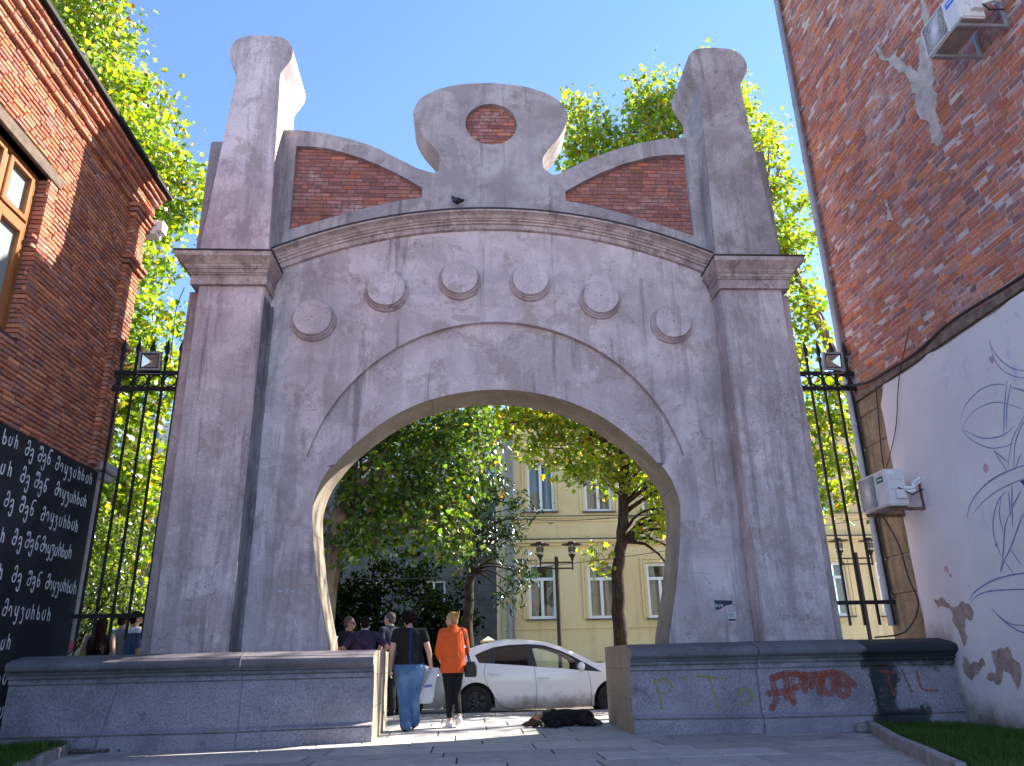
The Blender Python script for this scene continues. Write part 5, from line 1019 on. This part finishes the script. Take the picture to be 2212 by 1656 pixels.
# things the walkers carry
m=M('thin_plastic'); tc=m.n('TexCoord').outputs['Object']; pk=m.mul(m.ramp(m.noise(6.,tc,2),.52,.62),m.ramp(m.n('SeparateXYZ',tc).outputs[2],.25,.15)); c=m.mix(m.mul(pk,.6),(.72,.72,.76),(.62,.38,.46)); d=m.n('BsdfPrincipled',c,0.,.35); t=m.n('BsdfTranslucent',c); mx=m.n('MixShader',.35,d.outputs[0],t.outputs[0]); bp=m.n('Bump',i_Height=m.noise(14.,tc,4,.6,.8),i_Strength=.9,i_Distance=.03); m.t.links.new(bp.outputs[0],d.inputs['Normal']); m.t.links.new(mx.outputs[0],m.out.inputs[0]); MAT['bag']=m.m
bx,by,bz=-1.06,.98,.38
bag=empty('plastic_bag',(bx,by,bz),0,'white plastic shopping bag with blue lettering hanging from the hand of the woman in jeans','bag')
g=G(); n=26; vs=[]; lev=[(0,-.06,.085,.05),(.02,-.06,.105,.065),(.10,-.05,.115,.075),(.22,-.02,.105,.065),(.33,.02,.085,.05),(.42,.05,.070,.035),(.47,.06,.075,.022),(.50,.055,.085,.016)]
for z,cx,rx,ry in lev:
    for k in range(n): a=2*pi*k/n; f=1+.07*sin(5*a+z*19)+.04*sin(9*a-z*31); vs.append((bx+cx+rx*f*cos(a),by+ry*f*sin(a),bz+z+(.012*sin(3*a) if z>.45 else 0)))
g.add(vs,[(i*n+k,i*n+(k+1)%n,(i+1)*n+(k+1)%n,(i+1)*n+k) for i in range(len(lev)-1) for k in range(n)]+[tuple(range(n-1,-1,-1))]); g.obj('sack',MAT['bag'],bag,smooth=70)
g=G(); g.tube([(bx+.03,by-.03,bz+.42),(bx+.005,by-.01,bz+.50),(bx+.0,by,bz+.545),(bx+.02,by+.02,bz+.49),(bx+.05,by+.03,bz+.42)],[.02,.014,.010,.014,.02],8); g.obj('bag_handle',MAT['bag'],bag,smooth=70)
def text(name,body,size,mat,parent,M4,ext=.0005,bold=0):
    cu=bpy.data.curves.new(name,'FONT'); cu.body=body; cu.size=size; cu.align_x='CENTER'; cu.align_y='CENTER'; cu.extrude=ext; cu.offset=bold; o=bpy.data.objects.new('t',cu); COL.objects.link(o)
    dg=bpy.context.evaluated_depsgraph_get(); me=bpy.data.meshes.new_from_object(o.evaluated_get(dg)); bpy.data.objects.remove(o); me.transform(M4); me.name=name; me.materials.clear()
    return link(name,me,mat,parent)
def frame(o,x,y,z): x,y=Vector(x).normalized(),Vector(y).normalized(); zz=x.cross(y); return Matrix(((x.x,y.x,zz.x,o[0]),(x.y,y.y,zz.y,o[1]),(x.z,y.z,zz.z,o[2]),(0,0,0,1)))
BLU=plain('blue_print',(.03,.05,.35),.6)
text('bag_lettering','FARKIA',.042,BLU,bag,frame((bx-.02,by-.083,bz+.245),(1,.05,.08),(0,0,1),0),.001,.002)
hb=empty('shoulder_bag',(-.44,1.17,.75),0,'small black shoulder bag with a strap against the orange jacket','bag')
LEA=plain('black_leather',(.014,.013,.013),.45,var=.3,sc=20,bump=.4)
g=G(); g.loft([(-.43,1.16,.735,.085,.05,3),(-.43,1.16,.78,.10,.06,3),(-.425,1.16,.90,.095,.058,3),(-.42,1.16,.965,.07,.04,3)]); blob('pouch',g,LEA,hb,.008,2,world=True)
g=G(); pts=catmull([(-.46,1.13,.95),(-.505,1.055,1.2),(-.535,1.075,1.38),(-.555,1.17,1.475),(-.55,1.30,1.40),(-.50,1.32,1.2),(-.43,1.22,.96)],6); g.tube(pts,.0125,6); g.obj('strap',LEA,hb,smooth=60)
g=G(); g.box(-.535,-.505,1.035,1.05,1.17,1.20); g.obj('buckle',MAT['chrome'],hb)
# ------------------------------------------------------------------ dog asleep on its side
dg_=empty('dog',(.95,.95,gz(.95)),radians(6),'black and tan dog with a yellow ear tag asleep on the paving','dog')
FUR=M('fur'); tc=FUR.n('TexCoord').outputs['Object']; X_=FUR.n('SeparateXYZ',tc).outputs; k=FUR.ramp(FUR.math('ADD',X_[0],FUR.mul(FUR.noise(6.,tc,4),.16)),-.20,-.30); k2=FUR.ramp(FUR.noise(3.,tc,4),.55,.68)
c=FUR.mix(FUR.math('MAXIMUM',FUR.mul(k,.65),FUR.mul(k2,.35)),(.012,.010,.010),(.095,.042,.026)); wb=FUR.mul(FUR.ramp(X_[0],.44,.48),FUR.ramp(X_[1],.02,-.06)); c=FUR.mix(FUR.mul(wb,.5),c,(.22,.15,.12)); FURM=FUR.fin(c,.8,FUR.noise(80.,FUR.n('VectorMath',tc,(.3,1,1),operation='MULTIPLY').outputs[0],3),.8,.012,spec=.2)
g=G(); g.sphere((.05,0,.115),.30,.15,.125,18,12); g.sphere((-.16,0,.125),.18,.15,.125,16,12); g.sphere((.33,.01,.11),.18,.15,.12,16,12); g.capsule((-.24,-.01,.12),(-.40,-.05,.085),.095,.075); g.sphere((-.43,-.06,.075),.095,.08,.075,14,10); g.capsule((-.47,-.07,.065),(-.575,-.085,.045),.052,.038); g.sphere((-.60,-.088,.043),.03,.028,.026)
g.capsule((.40,-.02,.09),(.30,-.19,.05),.085,.045); g.capsule((.30,-.19,.05),(.46,-.23,.035),.042,.028); g.capsule((.46,-.23,.035),(.40,-.33,.028),.027,.024); g.capsule((.42,.02,.06),(.36,.0,.05),.07,.05); g.capsule((.44,-.06,.05),(.50,-.20,.03),.05,.026)
g.capsule((-.20,-.06,.07),(-.18,-.22,.045),.06,.034); g.capsule((-.18,-.22,.045),(-.32,-.30,.03),.032,.026); g.capsule((-.12,-.08,.06),(-.08,-.25,.035),.05,.03); g.capsule((-.08,-.25,.035),(-.2,-.36,.026),.028,.024)
g.tube(catmull([(.48,.03,.07),(.56,-.03,.045),(.57,-.14,.03),(.50,-.24,.026)],4),[.035]*5+[.026]*5+[.018]*3,8)
blob('body',g,FURM,dg_,.010,3)
for pts in ([(-.40,.02,.14),(-.37,.05,.155),(-.32,.04,.13)],[(-.39,-.13,.085),(-.345,-.17,.05),(-.315,-.17,.03)]):
    g=G(); g.tube(pts,[.035,.042,.014],8); b=blob('ear',g,FURM,dg_,.009,2)
g=G(); g.lathe([(0.012,0),(.016,.003),(.016,.007),(0,.008)],(-.335,-.20,.052),(0,-1,.3),12); g.obj('ear_tag',plain('yellow_tag',(.62,.50,.12),.5),dg_,world=False)
g=G(); g.sphere((-.63,-.092,.047),.013,n=8,m=6); g.obj('nose',MAT['dark'],dg_,world=False,smooth=60)
# ------------------------------------------------------------------ pigeon on the arched cornice
pg=empty('pigeon',(-.66,-.19,8.425),radians(-40),'dark grey pigeon perched on the arched cornice left of the centre','pigeon')
PGM=plain('pigeon_feather',(.030,.029,.033),.6,var=.4,sc=25)
g=G(); g.capsule((.06,0,.085),(-.05,0,.135),.055,.062); g.capsule((-.05,0,.14),(-.10,0,.215),.05,.034); g.sphere((-.115,0,.235),.036,.032,.034); g.capsule((.06,0,.085),(.19,0,.045),.045,.018); g.capsule((-.14,0,.232),(-.168,0,.222),.010,.004); g.capsule((.0,.025,.05),(-.0,.025,.0),.012,.007); g.capsule((.0,-.025,.05),(-.0,-.025,.0),.012,.007)
blob('body',g,PGM,pg,.006,2)
pg.scale=(.85,.85,.85)
for s in (-1,1): g=G(); g.loft([(.05,s*.052,.055,.10,.012),(.03,s*.06,.10,.10,.016),(0,s*.05,.14,.06,.012)]); blob('wing',g,PGM,pg,.006,2)
# ------------------------------------------------------------------ railings
def railing(x0,x1,xs,y,label):
    r=empty('railing',((x0+x1)/2,y,1.15),0,label,'railing')
    for x in xs:
        g=G(); g.box(x-.017,x+.017,y-.017,y+.017,1.36,5.74); g.lathe([(.02,5.74),(.034,5.755),(.034,5.785),(.02,5.80),(.02,5.84),(.03,5.86),(.052,5.93),(.045,5.97),(.0,6.14)],(x,y,0),n=4); g.lathe([(.02,5.72),(.036,5.75),(.036,5.80),(.02,5.83)],(x,y,0),n=10)
        g.obj('bar',MAT['black'],r,fixn=True)
    for z,h in ((1.70,.03),(5.24,.032),(5.52,.032)):
        g=G(); g.box(x0,x1,y-.026,y+.026,z-h,z+h); g.obj('rail',MAT['black'],r)
    st=xs[1]-xs[0]
    for x in [xs[0]-st]+list(xs):
        c=(x+st/2,y,5.38)
        if x0+.06<c[0]<x1-.06: g=G(); g.lathe([(.088,-.012),(.108,-.012),(.108,.012),(.088,.012),(.088,-.012)],c,(0,1,0),24,False); g.obj('ring',MAT['black'],r,smooth=30)
    return r
railing(-6.42,-5.03,[-6.15,-5.917,-5.684,-5.451,-5.218],.40,'black spear topped iron railing between the left brick building and the gateway')
railing(5.03,6.36,[5.41,5.645,5.88,6.115],.40,'black spear topped iron railing between the gateway and the right building')
# ------------------------------------------------------------------ floodlights
MAT['reflector']=plain('floodlight_reflector',(.55,.53,.50),.22,.7)
def flood(x,y,z,label,warm):
    r=empty('floodlight',(x,y,z),0,label,'floodlight'); T=Matrix.Rotation(radians(8),3,'X'); q=lambda p:tuple(Vector((x,y,z))+T@Vector(p)); a,b=.175,.155
    g=G(); g.add([q(p) for p in ((-a,0,-b),(a,0,-b),(a,0,b),(-a,0,b),(-a,.05,-b),(a,.05,-b),(a,.05,b),(-a,.05,b),(-a*.7,.10,-b*.7),(a*.7,.10,-b*.7),(a*.7,.10,b*.7),(-a*.7,.10,b*.7))],[(0,1,5,4),(1,2,6,5),(2,3,7,6),(3,0,4,7),(4,5,9,8),(5,6,10,9),(6,7,11,10),(7,4,8,11),(8,9,10,11)])
    for (x0,x1,z0,z1) in ((-a,a,b-.03,b),(-a,a,-b,-b+.03),(-a,-a+.03,-b+.03,b-.03),(a-.03,a,-b+.03,b-.03)): g.add([q(p) for p in ((x0,-.015,z0),(x1,-.015,z0),(x1,-.015,z1),(x0,-.015,z1),(x0,.002,z0),(x1,.002,z0),(x1,.002,z1),(x0,.002,z1))],[(0,1,2,3),(4,7,6,5),(0,4,5,1),(1,5,6,2),(2,6,7,3),(3,7,4,0)])
    g.obj('housing',MAT['steel'],r)
    g=G()
    for (x0,x1,z0,z1) in ((-a+.03,a-.03,b-.05,b-.03),(-a+.03,a-.03,-b+.03,-b+.05),(-a+.03,-a+.05,-b+.05,b-.05),(a-.05,a-.03,-b+.05,b-.05)): g.add([q(p) for p in ((x0,-.005,z0),(x1,-.005,z0),(x1,-.005,z1),(x0,-.005,z1))],[(0,1,2,3)])
    g.obj('bezel',MAT['dark'],r)
    c=a-.05;d=b-.05; g=G(); g.add([q(p) for p in ((-c,-.002,-d),(c,-.002,-d),(c,-.002,d),(-c,-.002,d),(-.018,.045,-.018),(.018,.045,-.018),(.018,.045,.018),(-.018,.045,.018))],[(0,1,5,4),(1,2,6,5),(2,3,7,6),(3,0,4,7)]); g.obj('reflector',MAT['reflector'],r)
    g=G(); g.add([q(p) for p in ((-.018,.044,-.018),(.018,.044,-.018),(.018,.044,.018),(-.018,.044,.018))],[(0,1,2,3)]); g.obj('led_chip',plain('led_yellow',(.65,.55,.12),.5),r)
    g=G(); g.tube([q((-a-.008,.03,0)),q((-a-.008,.03,-b-.05)),q((a+.008,.03,-b-.05)),q((a+.008,.03,0))],.008,6); g.tube([q((0,.03,-b-.05)),(x,y+.17,5.46)],.012,6); g.obj('bracket',MAT['steel'],r)
flood(-5.63,.22,5.66,'square floodlight with a warm reflector clamped to the left railing',True); flood(5.79,.22,5.68,'square floodlight with a silver reflector clamped to the right railing',False)
# ------------------------------------------------------------------ air conditioners (front faces -x, long side along y)
MAT['acw']=plain('ac_casing',(.60,.58,.60),.45,var=.05); MAT['acbottom']=plain('ac_underside',(.24,.21,.19),.7,.2,var=.3,sc=5)
def aircon(x0,x1,y0,y1,z0,z1,label,lab,txt,fan_far,dark,ribs):
    r=empty('air_conditioner',((x0+x1)/2,(y0+y1)/2,z0),0,label,'air conditioner'); L=y1-y0
    g=G(); g.box(x0,x1,y0,y1,z0,z1); g.obj('casing',MAT['acw'],r,bevel=.018,seg=2)
    fy=y1-.32*L if fan_far else y0+.32*L; fz=(z0+z1)/2; R=min(.30*L,(z1-z0)*.46)
    hx=.31*L; hz=(z1-z0)/2-.035
    g=G(); g.prism([(fy-hx,fz-hz),(fy+hx,fz-hz),(fy+hx,fz+hz),(fy-hx,fz+hz)],[],x0-.004,x0-.0005,lambda a,b,d:(d,a,b)); gb=g.obj('grille_back',plain('ac_shadow',(.10,.095,.10),.8) if 'ac_shadow' not in bpy.data.materials else bpy.data.materials['ac_shadow'],r)
    g=G(); nsp=72
    for k in range(nsp):
        a=2*pi*k/nsp; ca,sa=cos(a),sin(a); t=min(hx/max(1e-6,abs(ca)),hz/max(1e-6,abs(sa))); tw=.35 if ribs else 0
        pts=[(x0-.012,fy+.05*cos(a-tw),fz+.05*sin(a-tw)),(x0-.015,fy+.5*t*cos(a-tw*.4),fz+.5*t*sin(a-tw*.4)),(x0-.012,fy+t*ca,fz+t*sa)]; g.tube(pts,.0028,4,cap=False)
    for q in (.35,.7,1.0): 
        rr=hz*q; g.tube([(x0-.013,fy+rr*cos(2*pi*k/32),fz+rr*sin(2*pi*k/32)) for k in range(33)],.0028,4,cap=False)
    g.lathe([(.0,.018),(.045,.016),(.05,.008),(.05,0)],(x0,fy,fz),(-1,0,0),20,False)
    for (a0,a1,b0,b1) in ((fy-hx-.012,fy+hx+.012,fz+hz,fz+hz+.014),(fy-hx-.012,fy+hx+.012,fz-hz-.014,fz-hz),(fy-hx-.014,fy-hx,fz-hz,fz+hz),(fy+hx,fy+hx+.014,fz-hz,fz+hz)): g.box(x0-.016,x0+.002,a0,a1,b0,b1)
    g.obj('fan_grille',MAT['acw'],r,fixn=False)
    py0,py1=(y0+.03,fy-hx-.03) if fan_far else (fy+hx+.03,y1-.03)
    g=G(); g.box(x0-.006,x0+.002,py0,py1,z0+.03,z1-.03); g.obj('front_panel',MAT['acw'],r,bevel=.004)
    lz=z1-.13; g=G(); g.box(x0-.010,x0-.003,py0+.03,py1-.02,lz-.055,lz+.035); lo=g.obj('label_plate',lab,r)
    text('label_lettering',txt,.042,MAT['white'],lo,frame((x0-.0125,(py0+py1)/2+.005,lz-.008),(0,-1,0),(0,0,1),0),.0005,.001).location=(0,0,0)
    g=G(); g.box(x0+.01,x1-.01,y0+.02,y1-.02,z0-.012,z0+.001); g.obj('base_pan',MAT['acbottom'],r)
    # near end fittings
    g=G(); g.box(x0+.06,x1-.05,y0-.012,y0+.002,z1-.16,z1-.13); g.box(x0+.07,x1-.06,y0-.02,y0+.002,z1-.30,z1-.28); g.loft([((x0+x1)/2+.03,y0-.02,z0+.09,.075,.045,5),((x0+x1)/2+.03,y0-.02,z0+.22,.065,.03,5)],16); g.obj('service_cover',MAT['acw'],r)
    g=G(); g.box(x0+.05,x0+.15,y0-.006,y0+.001,z1-.085,z1-.035); g.obj('rating_label',MAT['white'],r)
    g=G(); g.tube([((x0+x1)/2,y0-.03,z1-.29),(x1-.03,y0-.05,z1-.36),(x1+.04,y0-.02,z1-.40),(RX-.03,y0+.06,z1-.30)],.010,6); g.obj('power_cord',MAT['dark'],r,smooth=60)
    g=G()
    for k in (0,.05): g.tube(catmull([(x1-.05,y0-.02,z0+.2+k),(x1+.05,y0-.08,z0+.19+k),(x1+.09,y0-.02,z0+.26+k),(RX-.03,y0+.08,z0+.36+k)],5),.022,8)
    g.obj('refrigerant_pipe',MAT['white'],r,smooth=60)
    bm_=MAT['rust'] if dark else MAT['steel']
    for yy in (y0+.14*L,y1-.14*L):
        g=G(); g.box(x0-.02,RX-.0,yy-.022,yy+.022,z0-.055,z0-.014); g.box(RX-.05,RX-.002,yy-.02,yy+.02,z0-.05,z0+.36); g.obj('bracket',bm_,r,bevel=.004)
    return r
aircon(5.60,5.90,-1.01,-.24,2.95,3.49,'white air conditioner with a green label on the plaster by the right railing',plain('green_label',(.012,.14,.11),.5),'Hisense',True,True,False)
aircon(5.55,5.86,-4.74,-4.03,8.22,8.72,'white air conditioner with a blue label high on the right brick wall',plain('blue_label',(.03,.14,.62),.5),'Midea',True,False,True)
# ------------------------------------------------------------------ cables
def cable(name,pts,r,label,cat='cable',k=8): g=G(); g.tube(catmull(pts,k),r,6); return tag(g.obj(name,MAT['dark'],smooth=60),label,cat)
cable('overhead_cable',[(-9,8,4.95),(-4.3,8,4.63),(.9,8,4.39),(4,8,4.46),(12,8,5.2)],.010,'upper black wire crossing behind the arch opening')
cable('overhead_cable',[(-9,8,3.2),(-2.1,8,2.96),(.7,8,3.13),(5,8,3.6),(12,8,4.6)],.008,'lower black wire crossing behind the arch opening')
cable('wall_cable',[(6.14,-6,5.22),(6.14,-4,5.14),(6.13,-2.5,5.19),(6.12,-1.6,5.10),(6.13,-.8,5.13),(6.11,-.1,5.16),(6.0,.36,5.28)],.022,'thick black cable bundle along the brick ledge on the right building')
cable('wall_cable',[(6.15,-1.5,5.55),(6.14,-.98,4.9),(6.14,-.62,4.2),(6.10,-.1,3.55)],.007,'thin wire slanting down the white plaster to the lower air conditioner')
cable('wall_cable',[(6.15,-.32,5.15),(6.15,-.22,4.6),(6.15,-.1,4.0),(6.12,-.12,3.5)],.010,'black wire running down the corner stones above the lower air conditioner')
cable('wall_cable',[(5.98,-.1,2.93),(6.10,-.16,2.5),(6.12,-.22,2.0),(6.14,-.30,1.6),(5.95,-.15,1.24),(5.5,-.1,1.17)],.012,'black wire looping down the corner stones to the plinth top')
cable('wall_cable',[(-5.02,-.35,6.7),(-5.12,-.3,6.35),(-5.14,-.22,5.9),(-5.16,-.15,5.5)],.007,'thin dark wire dangling beside the left pillar under its cornice')
cable('wall_cable',[(-6.25,.6,3.8),(-6.24,.58,3.0),(-6.25,.6,2.2),(-6.22,.56,1.5),(-6.15,.3,1.2),(-6.24,-.1,1.12),(-6.26,-.5,.9)],.010,'dark wire along the end of the black wall down to the plinth')
# ------------------------------------------------------------------ graffiti and paper on the gateway
def gmap(y): return lambda a,b,d:(a,y-d,b)
RED_=M('red_spray'); pp=RED_.pos(); al=RED_.mul(RED_.ramp(RED_.noise(46,pp,5,.75),.30,.66),.8); df=RED_.n('BsdfDiffuse',(.36,.095,.065)); tr=RED_.n('BsdfTransparent'); mx=RED_.n('MixShader',al,tr.outputs[0],df.outputs[0]); RED_.t.links.new(mx.outputs[0],RED_.out.inputs[0]); MAT['redspray']=RED_.m
YEL=M('yellow_spray'); pp=YEL.pos(); al=YEL.mul(YEL.ramp(YEL.noise(24,pp,5,.7),.36,.6),.7); df=YEL.n('BsdfDiffuse',(.40,.32,.10)); tr=YEL.n('BsdfTransparent'); mx=YEL.n('MixShader',al,tr.outputs[0],df.outputs[0]); YEL.t.links.new(mx.outputs[0],YEL.out.inputs[0]); MAT['yelspray']=YEL.m
# letters at real places on the granite dies (x,z)
g=G(); f=gmap(-.95)
for q in ([(3.50,.30),(3.58,.42),(3.56,.62),(3.66,.70),(3.74,.66),(3.72,.42)],[(3.48,.48),(3.76,.50)],[(3.80,.36),(3.82,.66),(3.92,.70),(3.95,.58),(3.84,.54)],[(3.98,.50),(4.0,.70),(4.07,.55),(4.14,.71),(4.18,.46)],[(4.22,.60),(4.27,.70),(4.37,.66),(4.38,.52),(4.30,.46),(4.22,.54),(4.24,.64)],[(4.44,.72),(4.44,.46),(4.54,.44),(4.57,.56),(4.46,.58),(4.50,.70),(4.66,.56)],[(3.55,.67),(3.8,.72),(4.1,.69),(4.4,.72)]): g.stroke(catmull(q,6),.085,f,random.uniform(.001,.002))
GR=lambda g,nm,mt,par: g.obj(nm,mt,par,fixn=False)
par=[o for o in gate.children if o.name.startswith('plinth_pier')][1]; o=GR(g,'red_graffiti',MAT['redspray'],par); o.location=(0,0,0)
g=G(); f=gmap(-.83)
for q in ([(5.12,.72),(5.32,.70)],[(5.20,.72),(5.24,.42)],[(5.42,.72),(5.50,.45)],[(5.62,.70),(5.66,.48),(5.86,.46)]): g.stroke(catmull(q,4),.035,f,random.uniform(.001,.002))
par=[o for o in gate.children if o.name.startswith('plinth_fence')][1]; o=GR(g,'red_graffiti',MAT['redspray'],par); o.location=(0,0,0)
g=G(); f=lambda a,b,d:(a,-.54-(a-1.74)*.2173-d,b)
for q in ([(2.06,.68),(2.09,.54),(2.12,.32)],[(2.06,.66),(2.2,.68),(2.27,.58),(2.18,.50),(2.08,.52)],[(2.44,.69),(2.47,.65)],[(2.62,.71),(2.95,.67)],[(2.76,.73),(2.80,.52),(2.84,.32)],[(3.10,.36),(3.2,.34),(3.28,.46),(3.2,.55),(3.1,.46)]): g.stroke(catmull(q,5),.034,f,random.uniform(.001,.002))
par=[o for o in gate.children if o.name.startswith('plinth_end')][1]; o=GR(g,'yellow_graffiti',MAT['yelspray'],par); o.location=(0,0,0)
WALL=[o for o in gate.children if o.name.startswith('wall')][0]
g=G(); f=gmap(0)
for q in ([(2.78,1.96),(2.80,2.14),(3.15,2.13)],[(3.02,2.12),(2.98,1.9),(3.1,1.82),(3.14,2.02),(3.06,2.08)],[(2.96,1.80),(3.06,1.70),(3.14,1.78)],[(3.16,2.0),(3.2,1.5)],[(2.9,1.9),(2.86,1.72)]): g.stroke(catmull(q,5),.022,f,random.uniform(.001,.002))
for q in ([(-3.26,1.98),(-3.0,1.97),(-3.02,1.76)],[(-2.95,1.99),(-2.86,1.9)],[(-3.28,1.8),(-3.3,1.6)],[(-3.08,1.42),(-3.06,1.3),(-2.9,1.3),(-2.92,1.44)],[(-3.22,1.58),(-3.1,1.62),(-3.0,1.5)]): g.stroke(catmull(q,4),.04,f,random.uniform(.001,.002))
SPW=M('scraped_paint'); pp=SPW.pos(); al=SPW.mul(SPW.ramp(SPW.noise(16,pp,6,.75),.45,.58),.75); df=SPW.n('BsdfDiffuse',(.58,.56,.60)); tr=SPW.n('BsdfTransparent'); mx=SPW.n('MixShader',al,tr.outputs[0],df.outputs[0]); SPW.t.links.new(mx.outputs[0],SPW.out.inputs[0])
o=GR(g,'scraped_paint',SPW.m,WALL); o.location=(0,0,0)
g=G(); g.prism([(3.19,1.745),(3.46,1.735),(3.455,1.68),(3.36,1.665),(3.30,1.63),(3.205,1.595)],[],-.003,-.0005,XZ); tag(g.obj('torn_sticker',plain('navy_paper',(.02,.03,.07),.6)),'torn navy paper sticker on the wall right of the arch','sticker')
st=empty('paper_notice',(3.44,-.002,1.5),0,'small pale paper notice with dark print below the torn sticker','notice'); g=G(); g.prism([(3.37,1.44),(3.49,1.44),(3.50,1.57),(3.375,1.565)],[],-.003,-.0005,XZ); g.obj('sheet',plain('paper',(.55,.55,.62),.8),st)
g=G(); g.box(3.375,3.485,-.0045,-.0032,1.445,1.475); [g.box(3.385,3.47,-.0045,-.0032,zz,zz+.006) for zz in (1.50,1.515,1.53,1.545)]; g.obj('print',plain('print_ink',(.08,.05,.05),.8),st)
text('sticker_lettering','ЖУК',.06,MAT['white'],None,frame((3.255,-.0045,1.66),(1,0,-.05),(0,0,1),0),.0004).parent=bpy.data.objects['torn_sticker']
g=G(); f=gmap(-.45); SCR=[[(0,0),(.03,.09),(.06,0)],[(.015,.03),(.045,.03)],[(.08,0),(.08,.07),(.11,.05),(.09,.03),(.12,0)],[(.15,.08),(.15,0)],[(.13,.055),(.17,.055)],[(.22,0),(.23,.08),(.255,.03),(.28,.08),(.29,0)],[(.32,.06),(.33,.0),(.37,.01),(.37,.06)],[(.45,.06),(.41,.05),(.45,.02),(.41,0)],[(.48,.05),(.48,0)],[(.56,.05),(.51,.04),(.52,0),(.56,.01)]]
for q in SCR: g.stroke(catmull([(3.95+a,1.42+b) for a,b in q],3),.0045,f,random.uniform(.001,.0015))
par=[o for o in gate.children if o.name.startswith('pillar') and 'cornice' not in o.name and 'top' not in o.name][1]; o=GR(g,'pen_scrawl',MAT['dark'],par); o.location=(0,0,0)
g=G(); g.tube([(-6.17,.35,1.36),(-6.17,.34,1.24)],.024,8); tag(g.obj('cable_cap',plain('red_plastic',(.45,.05,.06),.5),smooth=60),'small red plastic cap hanging by the left railing','cap')
